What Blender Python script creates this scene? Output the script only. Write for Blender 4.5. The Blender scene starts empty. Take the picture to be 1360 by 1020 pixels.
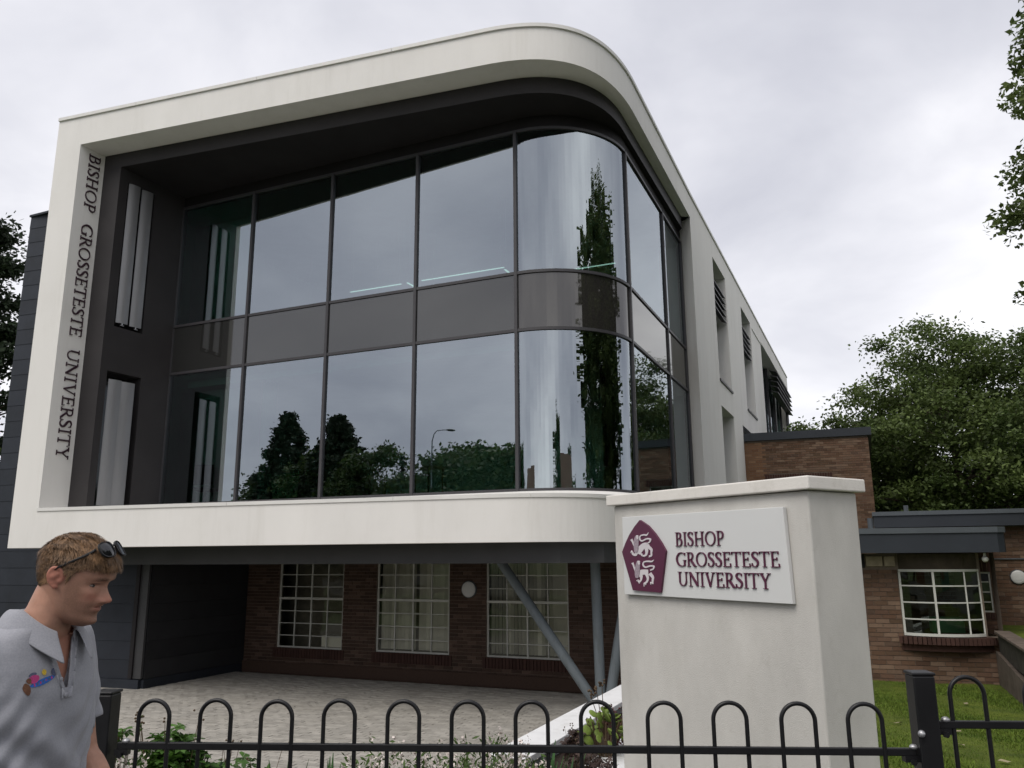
import bpy, math, random
import numpy as np
from mathutils import Vector, Matrix
random.seed(7)
RNG = np.random.default_rng(7)
SC = bpy.context.scene
COL = SC.collection
rad = math.radians

# ------------------------------------------------------------------ camera
PITCH, ROLL, CAMZ = rad(12.1), rad(-0.4), 1.72
cam_d = bpy.data.cameras.new('camera')
cam_d.sensor_width = 36.0
cam_d.lens = 36.0 * 1065.0 / 1360.0
cam_d.clip_start, cam_d.clip_end = 0.05, 3000.0
cam = bpy.data.objects.new('camera', cam_d)
COL.objects.link(cam)
_f = Vector((0, math.cos(PITCH), math.sin(PITCH)))
_u0 = Vector((0, -math.sin(PITCH), math.cos(PITCH)))
_r0 = Vector((1, 0, 0))
_r = math.cos(ROLL) * _r0 + math.sin(ROLL) * _u0
_u = -math.sin(ROLL) * _r0 + math.cos(ROLL) * _u0
cam.matrix_world = Matrix(((_r.x, _u.x, -_f.x, 0), (_r.y, _u.y, -_f.y, 0), (_r.z, _u.z, -_f.z, CAMZ), (0, 0, 0, 1)))
SC.camera = cam

# ------------------------------------------------------------------ sky, sun, exposure
SUN_EL, SUN_AZ = rad(52), rad(215)          # azimuth clockwise from +Y
w = bpy.data.worlds.new('World')
SC.world = w
w.use_nodes = True
nt = w.node_tree
nt.nodes.clear()
N = lambda t: nt.nodes.new(t)
out = N('ShaderNodeOutputWorld')
bg = N('ShaderNodeBackground')
bg.inputs['Strength'].default_value = 0.1
nish = N('ShaderNodeTexSky')
nish.sky_type = 'NISHITA'
nish.sun_disc = False
nish.sun_elevation = SUN_EL
nish.sun_rotation = SUN_AZ
tc = N('ShaderNodeTexCoord')
sep = N('ShaderNodeSeparateXYZ')
nt.links.new(tc.outputs['Generated'], sep.inputs[0])
def wmath(op, a, b=None):
    n = N('ShaderNodeMath'); n.operation = op
    for i, v in enumerate((a, b)):
        if v is None: continue
        if isinstance(v, (int, float)): n.inputs[i].default_value = v
        else: nt.links.new(v, n.inputs[i])
    return n.outputs[0]
zz = wmath('ADD', wmath('MAXIMUM', sep.outputs['Z'], 0.0), 0.33)
px = wmath('DIVIDE', sep.outputs['X'], zz)
py = wmath('DIVIDE', sep.outputs['Y'], zz)
comb = N('ShaderNodeCombineXYZ')
nt.links.new(px, comb.inputs[0]); nt.links.new(py, comb.inputs[1])
comb.inputs[2].default_value = 3.7
def wnoise(scale, detail, rough, dist, off):
    mp = N('ShaderNodeMapping'); mp.inputs['Location'].default_value = off
    nt.links.new(comb.outputs[0], mp.inputs[0])
    n = N('ShaderNodeTexNoise')
    n.inputs['Scale'].default_value = scale; n.inputs['Detail'].default_value = detail
    n.inputs['Roughness'].default_value = rough; n.inputs['Distortion'].default_value = dist
    nt.links.new(mp.outputs[0], n.inputs['Vector'])
    return n.outputs[0]
n1 = wnoise(0.85, 4.0, 0.45, 0.3, (0.18, 3.68, 0))
n2 = wnoise(2.6, 5.0, 0.55, 0.3, (5.1, 3.3, 0))
nsum = wmath('ADD', wmath('MULTIPLY', n1, 0.72), wmath('MULTIPLY', n2, 0.28))
ramp = N('ShaderNodeValToRGB')
ramp.color_ramp.interpolation = 'B_SPLINE'
els = ramp.color_ramp.elements
els[0].position = 0.32; els[0].color = (.36, .365, .42, 1)
els[1].position = 0.66; els[1].color = (1.0, 1.0, 1.0, 1)
for p_, c_ in ((0.42, (.48, .485, .53, 1)), (0.50, (.59, .59, .63, 1)), (0.58, (.76, .755, .775, 1))):
    e_ = els.new(p_); e_.color = c_
nt.links.new(nsum, ramp.inputs[0])
mix = N('ShaderNodeMix'); mix.data_type = 'RGBA'
mix.inputs[0].default_value = 0.95
gain = N('ShaderNodeVectorMath'); gain.operation = 'SCALE'; gain.inputs['Scale'].default_value = 11.2
nt.links.new(ramp.outputs[0], gain.inputs[0])
nt.links.new(nish.outputs[0], mix.inputs[6]); nt.links.new(gain.outputs[0], mix.inputs[7])
nt.links.new(mix.outputs[2], bg.inputs['Color'])
nt.links.new(bg.outputs[0], out.inputs[0])

sun_d = bpy.data.lights.new('sun', 'SUN')
sun_d.energy = 1.5
sun_d.angle = rad(40)
sun_d.color = (1.0, 0.95, 0.88)
sun = bpy.data.objects.new('sun', sun_d)
COL.objects.link(sun)
sd = Vector((math.sin(SUN_AZ) * math.cos(SUN_EL), math.cos(SUN_AZ) * math.cos(SUN_EL), math.sin(SUN_EL)))
sun.rotation_euler = sd.to_track_quat('Z', 'Y').to_euler()
sun.location = (0, 0, 60)

SC.view_settings.view_transform = 'Standard'
SC.view_settings.look = 'None'
SC.view_settings.gamma = 1.0
SC.view_settings.use_curve_mapping = False
SC.view_settings.exposure = 0.42
SC.render.engine = 'CYCLES'
SC.cycles.max_bounces = 8
SC.cycles.transparent_max_bounces = 12
SC.cycles.use_denoising = True

# ------------------------------------------------------------------ materials
def mat(name, col, rough=0.7, var=0.12, scale=3.0, bump=0.0, bscale=60.0, metal=0.0, island=0.0,
        streak=0.0, spec=0.35, col2=None, mixscale=1.0, detail=5.0, bdist=0.01, trans=0.0, sheen=0.0):
    m = bpy.data.materials.new(name); m.use_nodes = True
    t = m.node_tree; b = t.nodes['Principled BSDF']
    b.inputs['Roughness'].default_value = rough
    b.inputs['Metallic'].default_value = metal
    b.inputs['Specular IOR Level'].default_value = spec
    if sheen: b.inputs['Sheen Weight'].default_value = sheen
    geo = t.nodes.new('ShaderNodeNewGeometry')
    mp = t.nodes.new('ShaderNodeMapping')
    mp.inputs['Scale'].default_value = (1, 1, 1.0 / (1.0 + streak))
    t.links.new(geo.outputs['Position'], mp.inputs[0])
    no = t.nodes.new('ShaderNodeTexNoise')
    no.inputs['Scale'].default_value = scale; no.inputs['Detail'].default_value = detail
    no.inputs['Roughness'].default_value = 0.62
    t.links.new(mp.outputs[0], no.inputs['Vector'])
    cr = t.nodes.new('ShaderNodeValToRGB')
    lo = [max(0, c * (1 - var)) for c in col]; hi = [c * (1 + var) for c in (col2 or col)]
    cr.color_ramp.elements[0].position = 0.32; cr.color_ramp.elements[0].color = (*lo, 1)
    cr.color_ramp.elements[1].position = 0.70; cr.color_ramp.elements[1].color = (*hi, 1)
    t.links.new(no.outputs[0], cr.inputs[0])
    colout = cr.outputs[0]
    if island:
        oi = t.nodes.new('ShaderNodeObjectInfo')
        ad = t.nodes.new('ShaderNodeMath'); ad.operation = 'ADD'
        t.links.new(geo.outputs['Random Per Island'], ad.inputs[0]); t.links.new(oi.outputs['Random'], ad.inputs[1])
        fr = t.nodes.new('ShaderNodeMath'); fr.operation = 'FRACT'
        t.links.new(ad.outputs[0], fr.inputs[0])
        mr = t.nodes.new('ShaderNodeMapRange')
        mr.inputs['To Min'].default_value = 1 - island; mr.inputs['To Max'].default_value = 1 + island
        t.links.new(fr.outputs[0], mr.inputs[0])
        vm = t.nodes.new('ShaderNodeVectorMath'); vm.operation = 'SCALE'
        t.links.new(colout, vm.inputs[0]); t.links.new(mr.outputs[0], vm.inputs['Scale'])
        colout = vm.outputs[0]
    t.links.new(colout, b.inputs['Base Color'])
    if bump:
        bn = t.nodes.new('ShaderNodeTexNoise')
        bn.inputs['Scale'].default_value = bscale; bn.inputs['Detail'].default_value = 4
        t.links.new(geo.outputs['Position'], bn.inputs['Vector'])
        bp = t.nodes.new('ShaderNodeBump'); bp.inputs['Strength'].default_value = bump
        bp.inputs['Distance'].default_value = bdist
        t.links.new(bn.outputs[0], bp.inputs['Height']); t.links.new(bp.outputs[0], b.inputs['Normal'])
    if trans:
        tr = t.nodes.new('ShaderNodeBsdfTranslucent'); mx = t.nodes.new('ShaderNodeMixShader')
        t.links.new(colout, tr.inputs[0]); mx.inputs[0].default_value = trans
        t.links.new(b.outputs[0], mx.inputs[1]); t.links.new(tr.outputs[0], mx.inputs[2])
        t.links.new(mx.outputs[0], t.nodes['Material Output'].inputs[0])
    return m

def brick_mat(name, tones, island_gain=1.0):
    m = mat(name, (0.2, 0.12, 0.08), rough=0.88, spec=0.2, bump=0.5, bscale=90, bdist=0.004)
    t = m.node_tree; b = t.nodes['Principled BSDF']
    geo = [n for n in t.nodes if n.type == 'NEW_GEOMETRY'][0]
    oi = t.nodes.new('ShaderNodeObjectInfo')
    ad = t.nodes.new('ShaderNodeMath'); ad.operation = 'ADD'
    t.links.new(geo.outputs['Random Per Island'], ad.inputs[0]); t.links.new(oi.outputs['Random'], ad.inputs[1])
    fr = t.nodes.new('ShaderNodeMath'); fr.operation = 'FRACT'; t.links.new(ad.outputs[0], fr.inputs[0])
    cr = t.nodes.new('ShaderNodeValToRGB'); cr.color_ramp.interpolation = 'LINEAR'
    e = cr.color_ramp.elements
    e[0].position = 0; e[0].color = (*tones[0], 1); e[1].position = 1; e[1].color = (*tones[-1], 1)
    for i, c in enumerate(tones[1:-1]):
        q = e.new((i + 1) / (len(tones) - 1)); q.color = (*c, 1)
    t.links.new(fr.outputs[0], cr.inputs[0])
    no = [n for n in t.nodes if n.type == 'TEX_NOISE'][0]; no.inputs['Scale'].default_value = 25
    mr = t.nodes.new('ShaderNodeMapRange'); mr.inputs['To Min'].default_value = 0.72; mr.inputs['To Max'].default_value = 1.28
    t.links.new(no.outputs[0], mr.inputs[0])
    vm = t.nodes.new('ShaderNodeVectorMath'); vm.operation = 'SCALE'
    t.links.new(cr.outputs[0], vm.inputs[0]); t.links.new(mr.outputs[0], vm.inputs['Scale'])
    t.links.new(vm.outputs[0], b.inputs['Base Color'])
    return m

def glass_mat(name, tint=(0.55, 0.72, 0.66), refl=(0.86, 0.93, 1.0), ior=2.1, rough=0.0, wave=0.0, opaque=None, wscale=2.2):
    m = bpy.data.materials.new(name); m.use_nodes = True
    t = m.node_tree; t.nodes.clear()
    o = t.nodes.new('ShaderNodeOutputMaterial')
    tr = t.nodes.new('ShaderNodeBsdfTransparent'); tr.inputs[0].default_value = (*tint, 1)
    gl = t.nodes.new('ShaderNodeBsdfGlossy'); gl.inputs[0].default_value = (*refl, 1); gl.inputs['Roughness'].default_value = rough
    fr = t.nodes.new('ShaderNodeFresnel'); fr.inputs[0].default_value = ior
    mx = t.nodes.new('ShaderNodeMixShader')
    geo = t.nodes.new('ShaderNodeNewGeometry')
    mp = t.nodes.new('ShaderNodeMapping'); mp.inputs['Scale'].default_value = (1, 1, 0.018 if wave > .01 else 0.6)
    t.links.new(geo.outputs['Position'], mp.inputs[0])
    no = t.nodes.new('ShaderNodeTexNoise'); no.inputs['Scale'].default_value = wscale; no.inputs['Detail'].default_value = 0.3 if wave > .01 else 1.5
    t.links.new(mp.outputs[0], no.inputs['Vector'])
    bp = t.nodes.new('ShaderNodeBump'); bp.inputs['Strength'].default_value = 1.0; bp.inputs['Distance'].default_value = wave
    t.links.new(no.outputs[0], bp.inputs['Height'])
    if wave:
        t.links.new(bp.outputs[0], gl.inputs['Normal'])
    if opaque:
        tr = t.nodes.new('ShaderNodeBsdfDiffuse'); tr.inputs[0].default_value = (*opaque, 1)
    t.links.new(fr.outputs[0], mx.inputs[0]); t.links.new(tr.outputs[0], mx.inputs[1]); t.links.new(gl.outputs[0], mx.inputs[2])
    t.links.new(mx.outputs[0], o.inputs[0])
    return m

M = {}
M['render'] = mat('white_render', (0.755, 0.738, 0.705), rough=0.85, var=0.035, scale=0.9, bump=0.15, bscale=260, bdist=0.002, streak=5, spec=0.2)
M['coping'] = mat('pale_coping', (0.70, 0.69, 0.66), rough=0.6, var=0.05, scale=2, spec=0.3)
M['dark_metal'] = mat('dark_brown_metal', (0.034, 0.031, 0.032), rough=0.55, var=0.12, scale=1.2, spec=0.3)
M['dark_soffit'] = mat('dark_soffit_board', (0.020, 0.018, 0.019), rough=0.7, var=0.15, scale=1.5, spec=0.2)
M['mullion'] = mat('grey_mullion', (0.050, 0.048, 0.052), rough=0.45, var=0.08, scale=4, spec=0.4)
M['spandrel'] = glass_mat('grey_back_painted_panel', refl=(.93, .93, .91), ior=2.05, rough=.04, opaque=(0.026, 0.026, 0.025), wave=.002, wscale=.7)
M['alu'] = mat('brushed_aluminium', (0.31, 0.31, 0.32), rough=0.45, var=0.06, scale=6, metal=0.6, streak=6)
M['clad'] = mat('slate_cladding', (0.023, 0.027, 0.036), rough=0.62, var=0.14, scale=3, island=0.14, spec=0.3)
M['clad_black'] = mat('charcoal_cladding', (0.026, 0.026, 0.028), rough=0.7, var=0.12, scale=3, island=0.12, spec=0.25)
M['beam'] = mat('grey_steel_beam', (0.050, 0.050, 0.052), rough=0.55, var=0.1, scale=1.5)
M['column'] = mat('painted_steel_column', (0.16, 0.185, 0.20), rough=0.5, var=0.12, scale=3, streak=2)
M['glass'] = glass_mat('coated_glass', tint=(0.52, 0.94, 0.82), refl=(0.86, 0.94, 1.0), ior=4.2, wave=0.0012, wscale=0.8)
M['glass_curved'] = glass_mat('curved_coated_glass', tint=(0.46, 0.88, 0.76), refl=(0.86, 0.94, 1.0), ior=4.0, wave=0.014, wscale=3.0)
M['old_glass'] = glass_mat('old_window_glass', tint=(0.86, 0.87, 0.82), refl=(0.9, 0.95, 0.9), ior=1.6, wave=0.003, wscale=3)
M['bow_glass'] = glass_mat('greenish_bow_glass', tint=(0.55, 0.62, 0.46), refl=(0.85, 0.95, 0.85), ior=1.7, wave=0.004, wscale=3)
M['interior'] = mat('interior_plaster', (0.76, 0.80, 0.76), rough=0.9, var=0.04)
M['carpet'] = mat('dark_carpet', (0.06, 0.065, 0.07), rough=0.95, var=0.2, scale=9)
M['brick'] = brick_mat('brown_brick', [(0.085, 0.050, 0.034), (0.135, 0.078, 0.050), (0.105, 0.066, 0.042), (0.17, 0.105, 0.070), (0.12, 0.070, 0.048), (0.215, 0.145, 0.100), (0.10, 0.064, 0.046)])
M['brick_orange'] = brick_mat('orange_brown_brick', [(0.16, 0.085, 0.050), (0.21, 0.12, 0.070), (0.18, 0.10, 0.060), (0.26, 0.16, 0.095)])
M['brick_red'] = brick_mat('dark_red_brick', [(0.050, 0.026, 0.021), (0.070, 0.036, 0.028), (0.058, 0.031, 0.025)])
M['brick_under'] = brick_mat('shaded_red_brown_brick', [(0.056, 0.036, 0.027), (0.082, 0.051, 0.037), (0.068, 0.043, 0.032), (0.125, 0.082, 0.062)])  # the shade under the overhang is put into these darkened brick tones
M['mortar'] = mat('mortar', (0.17, 0.135, 0.105), rough=0.95, var=0.2, scale=12, bump=0.3)
M['fascia'] = mat('blue_grey_fascia', (0.027, 0.032, 0.040), rough=0.5, var=0.1, scale=1.6, spec=0.35)
M['fascia_trim'] = mat('pale_grey_trim', (0.085, 0.097, 0.108), rough=0.45, var=0.08, scale=2)
M['white_paint'] = mat('white_window_paint', (0.55, 0.55, 0.50), rough=0.5, var=0.06, scale=6)
M['blind'] = mat('vertical_blind', (0.70, 0.68, 0.60), rough=0.9, var=0.05, island=0.12)
M['lamp'] = mat('opal_lamp', (0.62, 0.62, 0.60), rough=0.4, var=0.03)
M['stone'] = mat('cream_stone', (0.36, 0.30, 0.22), rough=0.9, var=0.2, scale=8, bump=0.2)
M['roughcast'] = mat('roughcast_render', (0.56, 0.545, 0.51), rough=0.92, var=0.10, scale=2.2, bump=0.38, bscale=230, bdist=0.008, spec=0.15, streak=1.0)
M['cap'] = mat('pillar_cap', (0.74, 0.71, 0.66), rough=0.75, var=0.05, scale=3, bump=0.15, bscale=120)
M['board'] = mat('white_sign_board', (0.63, 0.635, 0.625), rough=0.28, var=0.02, scale=2, spec=0.5)
M['purple'] = mat('burgundy_letter', (0.080, 0.006, 0.036), rough=0.35, var=0.05, scale=5, spec=0.5)
M['letter_dark'] = mat('dark_plum_letter', (0.040, 0.018, 0.028), rough=0.4, var=0.08)
M['lion'] = mat('white_emblem', (0.62, 0.58, 0.60), rough=0.4, var=0.03)
M['mane'] = mat('grey_mane', (0.33, 0.27, 0.31), rough=0.5, var=0.35, scale=140)
M['black_rail'] = mat('black_gloss_paint', (0.008, 0.008, 0.009), rough=0.38, var=0.2, scale=8, spec=0.35, bump=0.08, bscale=40)
M['galv'] = mat('galvanised_bolt', (0.42, 0.42, 0.43), rough=0.4, metal=0.7, var=0.15, scale=40)
M['paver'] = mat('buff_paver', (0.36, 0.34, 0.305), rough=0.9, var=0.12, scale=5, island=0.14, bump=0.25, bscale=120, bdist=0.003)
M['paver_base'] = mat('paver_joint_sand', (0.150, 0.140, 0.125), rough=0.95, var=0.15, scale=6)
M['concrete'] = mat('weathered_concrete', (0.32, 0.28, 0.25), rough=0.9, var=0.18, scale=3, bump=0.3)
M['white_coping'] = mat('white_wall_coping', (0.74, 0.74, 0.74), rough=0.7, var=0.06, scale=3, bump=0.1)
M['coping_edge'] = mat('grey_coping_edge', (0.26, 0.28, 0.28), rough=0.7, var=0.15, scale=6)
M['asphalt'] = mat('asphalt', (0.055, 0.055, 0.057), rough=0.92, var=0.2, scale=9, bump=0.5, bscale=200, bdist=0.004)
M['kerb'] = mat('kerb_concrete', (0.30, 0.29, 0.27), rough=0.9, var=0.15, scale=4)
M['road_paint'] = mat('white_road_paint', (0.70, 0.70, 0.68), rough=0.8, var=0.1, scale=6)
M['soil'] = mat('dark_soil', (0.040, 0.028, 0.020), rough=1.0, var=0.35, scale=14, bump=1.0, bscale=40, bdist=0.03)
M['lawn'] = mat('mown_lawn', (0.088, 0.135, 0.011), rough=0.95, var=0.22, scale=2.2, bump=0.8, bscale=130, bdist=0.03, col2=(0.125, 0.160, 0.016))
M['meadow'] = mat('far_grass', (0.06, 0.095, 0.022), rough=0.95, var=0.3, scale=0.4)
M['bark'] = mat('bark', (0.070, 0.052, 0.038), rough=0.95, var=0.35, scale=5, streak=4, bump=0.9, bscale=18, bdist=0.03)
M['leaf'] = mat('mid_green_leaf', (0.038, 0.072, 0.016), rough=0.62, var=0.3, scale=0.7, island=0.45, col2=(0.055, 0.085, 0.018), trans=0.28)
M['leaf_light'] = mat('light_green_leaf', (0.062, 0.104, 0.026), rough=0.6, var=0.3, scale=0.6, island=0.42, col2=(0.104, 0.138, 0.040), trans=0.36)
M['needle'] = mat('pine_needle', (0.022, 0.036, 0.016), rough=0.7, var=0.35, scale=0.8, island=0.5, trans=0.12)
M['cypress'] = mat('cypress_green', (0.032, 0.062, 0.014), rough=0.7, var=0.3, scale=0.9, island=0.45, trans=0.15)
M['green_paint'] = mat('sea_green_paint', (0.13, 0.30, 0.22), rough=0.6, var=0.05)
M['spandrel_curved'] = glass_mat('curved_grey_panel', refl=(.95, .93, .90), ior=2.0, rough=.03, opaque=(0.030, 0.028, 0.026), wave=.012, wscale=3.0)
M['brown_board'] = mat('brown_window_head', (0.055, 0.042, 0.026), rough=0.7, var=0.3, scale=5)
M['shaded_wall'] = mat('dark_shaded_wall', (0.050, 0.046, 0.036), rough=0.95, var=0.35, scale=6, bump=0.6, bscale=30)  # the shade on the raised bed's wall face is put into this dark colour
M['bin_green'] = mat('pale_green_plastic', (0.16, 0.34, 0.20), rough=0.5, var=0.05)

def stain(m, amount, sx, sz, lo=.52, hi=.72, tintc=(.55, .53, .47)):
    """Weather streaks and blotches laid over a wall material."""
    t = m.node_tree; b = t.nodes['Principled BSDF']; src = b.inputs['Base Color'].links[0].from_socket
    geo = t.nodes.new('ShaderNodeNewGeometry'); mp = t.nodes.new('ShaderNodeMapping'); mp.inputs['Scale'].default_value = (sx, sx, sz)
    no = t.nodes.new('ShaderNodeTexNoise'); no.inputs['Scale'].default_value = 1; no.inputs['Detail'].default_value = 7; no.inputs['Roughness'].default_value = .68
    mr = t.nodes.new('ShaderNodeMapRange'); mr.inputs['From Min'].default_value = lo; mr.inputs['From Max'].default_value = hi; mr.inputs['To Max'].default_value = amount
    mx = t.nodes.new('ShaderNodeMix'); mx.data_type = 'RGBA'; mx.blend_type = 'MULTIPLY'; mx.inputs[7].default_value = (*tintc, 1)
    t.links.new(geo.outputs['Position'], mp.inputs[0]); t.links.new(mp.outputs[0], no.inputs['Vector']); t.links.new(no.outputs[0], mr.inputs[0]); t.links.new(mr.outputs[0], mx.inputs[0]); t.links.new(src, mx.inputs[6]); t.links.new(mx.outputs[2], b.inputs['Base Color'])
stain(M['render'], .16, 3.2, .35)
stain(M['render'], .14, .5, .4, .50, .75)
stain(M['roughcast'], .17, 3.0, 1.1, .50, .74)
stain(M['roughcast'], .22, 14, 14, .58, .76)
stain(M['cap'], .30, 8, 5)
stain(M['paver'], .28, 1.1, 1.1, .48, .72)
stain(M['paver'], .5, 9, 9, .60, .74)
stain(M['white_coping'], .35, 5, 5)
stain(M['column'], .5, 9, 2.5, .52, .7)
stain(M['clad'], .35, 2.5, .6)
stain(M['lawn'], .40, .9, .9, .45, .7, (.75, .62, .6))
M['brown_footing'] = mat('brown_weathered_concrete', (0.125, 0.098, 0.078), rough=0.95, var=0.3, scale=5, bump=0.4)
M['dim_room'] = mat('dim_room_wall', (0.24, 0.22, 0.18), rough=0.9, var=0.3, scale=1.5)  # the room's dimness is put into the wall colour
# ------------------------------------------------------------------ helpers
class MB:
    def __init__(s): s.v = []; s.f = []; s.m = []
    def add(s, vs, fs, mi=0):
        o = len(s.v); s.v += [tuple(p) for p in vs]
        for f in fs: s.f.append(tuple(o + i for i in f)); s.m.append(mi)
    def quad(s, a, b, c, d, mi=0): s.add((a, b, c, d), ((0, 1, 2, 3),), mi)
    def hexa(s, p, mi=0):        # p: 4 bottom + 4 top, both counter-clockwise seen from above
        s.add(p, ((3, 2, 1, 0), (4, 5, 6, 7), (0, 1, 5, 4), (1, 2, 6, 5), (2, 3, 7, 6), (3, 0, 4, 7)), mi)
    def box(s, c, d, rz=0.0, mi=0):
        x, y, z = d[0] / 2, d[1] / 2, d[2] / 2; ca, sa = math.cos(rz), math.sin(rz)
        q = [(-x, -y), (x, -y), (x, y), (-x, y)]
        q = [(c[0] + a * ca - b * sa, c[1] + a * sa + b * ca) for a, b in q]
        s.hexa([(a, b, c[2] - z) for a, b in q] + [(a, b, c[2] + z) for a, b in q], mi)
    def span(s, a, b, mi=0):     # axis aligned box between two corners
        s.box([(a[i] + b[i]) / 2 for i in range(3)], [abs(b[i] - a[i]) for i in range(3)], 0, mi)
    def prism(s, poly, z0, z1, mi=0):
        n = len(poly)
        vs = [(x, y, z0) for x, y in poly] + [(x, y, z1) for x, y in poly]
        fs = [tuple(reversed(range(n))), tuple(range(n, 2 * n))] + [(i, (i + 1) % n, n + (i + 1) % n, n + i) for i in range(n)]
        s.add(vs, fs, mi)
    def tube(s, pts, rs, n=8, mi=0, caps=True):
        pts = [Vector(p) for p in pts]
        if isinstance(rs, (int, float)): rs = [rs] * len(pts)
        o = len(s.v); prev = None
        for i, p in enumerate(pts):
            t = (pts[min(i + 1, len(pts) - 1)] - pts[max(i - 1, 0)])
            t = t.normalized() if t.length > 1e-9 else Vector((0, 0, 1))
            if prev is None:
                a = t.orthogonal().normalized()
            else:
                a = (prev - t * prev.dot(t)); a = a.normalized() if a.length > 1e-6 else t.orthogonal().normalized()
            prev = a; b = t.cross(a)
            for k in range(n):
                th = 2 * math.pi * k / n
                s.v.append(tuple(p + (a * math.cos(th) + b * math.sin(th)) * rs[i]))
        for i in range(len(pts) - 1):
            for k in range(n):
                s.f.append((o + i * n + k, o + i * n + (k + 1) % n, o + (i + 1) * n + (k + 1) % n, o + (i + 1) * n + k)); s.m.append(mi)
        if caps:
            s.f.append(tuple(o + k for k in reversed(range(n)))); s.m.append(mi)
            s.f.append(tuple(o + (len(pts) - 1) * n + k for k in range(n))); s.m.append(mi)
    def ball(s, c, r, nu=10, nv=7, mi=0):
        if isinstance(r, (int, float)): r = (r, r, r)
        vs = [(c[0], c[1], c[2] + r[2])]
        for j in range(1, nv):
            ph = math.pi * j / nv
            for i in range(nu):
                th = 2 * math.pi * i / nu
                vs.append((c[0] + r[0] * math.sin(ph) * math.cos(th), c[1] + r[1] * math.sin(ph) * math.sin(th), c[2] + r[2] * math.cos(ph)))
        vs.append((c[0], c[1], c[2] - r[2])); L = len(vs) - 1
        fs = [(0, 1 + i, 1 + (i + 1) % nu) for i in range(nu)]
        for j in range(nv - 2):
            for i in range(nu):
                a = 1 + j * nu
                fs.append((a + i, a + nu + i, a + nu + (i + 1) % nu, a + (i + 1) % nu))
        a = 1 + (nv - 2) * nu
        fs += [(a + i, L, a + (i + 1) % nu) for i in range(nu)]
        s.add(vs, fs, mi)
    def mesh(s, name, mats):
        me = bpy.data.meshes.new(name); me.from_pydata(s.v, [], s.f)
        for m in (mats if isinstance(mats, (list, tuple)) else [mats]): me.materials.append(m)
        if any(s.m): me.polygons.foreach_set('material_index', s.m)
        me.update(); return me
    def build(s, name, mats, parent=None, smooth=False, bevel=0.0):
        me = s.mesh(name, mats)
        if smooth:
            me.shade_smooth(); me.set_sharp_from_angle(angle=rad(38))
        return link(name, me, parent, bevel)

def link(name, me, parent=None, bevel=0.0):
    o = bpy.data.objects.new(name, me); COL.objects.link(o)
    if parent is not None: o.parent = parent
    if bevel:
        bv = o.modifiers.new('bevel', 'BEVEL'); bv.width = bevel; bv.segments = 2; bv.limit_method = 'ANGLE'
    return o
def tag(o, label=None, cat=None, group=None, kind=None):
    if label: o['label'] = label
    if cat: o['category'] = cat
    if group: o['group'] = group
    if kind: o['kind'] = kind
    return o
def empty(name, loc=(0, 0, 0), rz=0.0, label=None, cat=None, group=None):
    o = bpy.data.objects.new(name, None); COL.objects.link(o)
    o.location = loc; o.rotation_euler = (0, 0, rz); o.empty_display_size = 0.2
    return tag(o, label, cat, group)
def copy_tree(o, parent=None):
    c = o.copy(); COL.objects.link(c)
    if parent is not None: c.parent = parent
    for ch in [k for k in SC.objects if k.parent == o]: copy_tree(ch, c)
    return c
def np_mesh(name, V, F, mats, parent=None, mi=None, smooth=False):
    V = np.asarray(V, np.float32); F = np.asarray(F, np.int32)
    me = bpy.data.meshes.new(name); k = F.shape[1]
    me.vertices.add(len(V)); me.vertices.foreach_set('co', V.ravel())
    me.loops.add(F.size); me.loops.foreach_set('vertex_index', F.ravel())
    me.polygons.add(len(F)); me.polygons.foreach_set('loop_start', np.arange(0, F.size, k, dtype=np.int32))
    for m in (mats if isinstance(mats, (list, tuple)) else [mats]): me.materials.append(m)
    if mi is not None: me.polygons.foreach_set('material_index', np.asarray(mi, np.int32))
    me.update(calc_edges=True); me.validate()
    if smooth: me.shade_smooth()
    return link(name, me, parent)

# the building's own axes: e runs along the glazed front, s runs away from the street
A0 = Vector((0.094, 14.5, 0)); BROT = rad(-23.6)
EX = Vector((math.cos(BROT), math.sin(BROT), 0)); SX = Vector((-math.sin(BROT), math.cos(BROT), 0))
def W(e, s, z=0.0): return A0 + EX * e + SX * s + Vector((0, 0, z))
GROUND = -0.9

def bez(p0, h0, h1, p1, n):
    out = []
    for i in range(n + 1):
        t = i / n; a = (1 - t) ** 3; b = 3 * t * (1 - t) ** 2; c = 3 * t * t * (1 - t); d = t ** 3
        out.append((a * p0[0] + b * h0[0] + c * h1[0] + d * p1[0], a * p0[1] + b * h0[1] + c * h1[1] + d * p1[1]))
    return out
def lerp2(a, b, n): return [(a[0] + (b[0] - a[0]) * i / n, a[1] + (b[1] - a[1]) * i / n) for i in range(n + 1)]
def pathjoin(*ps):
    o = list(ps[0])
    for p in ps[1:]: o += p[1:]
    return o
def corner_path(start, p0, c, p1, end, k, n=28):
    h0 = (p0[0] + k * (c[0] - p0[0]), p0[1] + k * (c[1] - p0[1])); h1 = (p1[0] + k * (c[0] - p1[0]), p1[1] + k * (c[1] - p1[1]))
    return pathjoin(lerp2(start, p0, 6), bez(p0, h0, h1, p1, n), lerp2(p1, end, 6))
OUT = corner_path((-9.43, -2.85), (0.2, -1.81), (2.2, -1.594), (2.2, 0.9), (2.2, 6.3), 0.72)
INN = corner_path((-8.75, -2.19), (0.2, -1.25), (1.97, -1.06), (1.97, 0.9), (2.0, 6.2), 0.68)
INN2 = corner_path((-8.30, -2.14), (0.2, -1.25), (1.97, -1.06), (1.97, 0.9), (2.0, 6.2), 0.68)
KF = 1.030                       # the frame stands this much further out along every sight line than first measured
CE, CS = 5.72, -13.32
def KP(p): return (CE + (p[0] - CE) * KF, CS + (p[1] - CS) * KF)
def KZ(z): return 1.72 + (z - 1.72) * KF
OUT, INN, INN2 = [[KP(p) for p in q] for q in (OUT, INN, INN2)]
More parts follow.
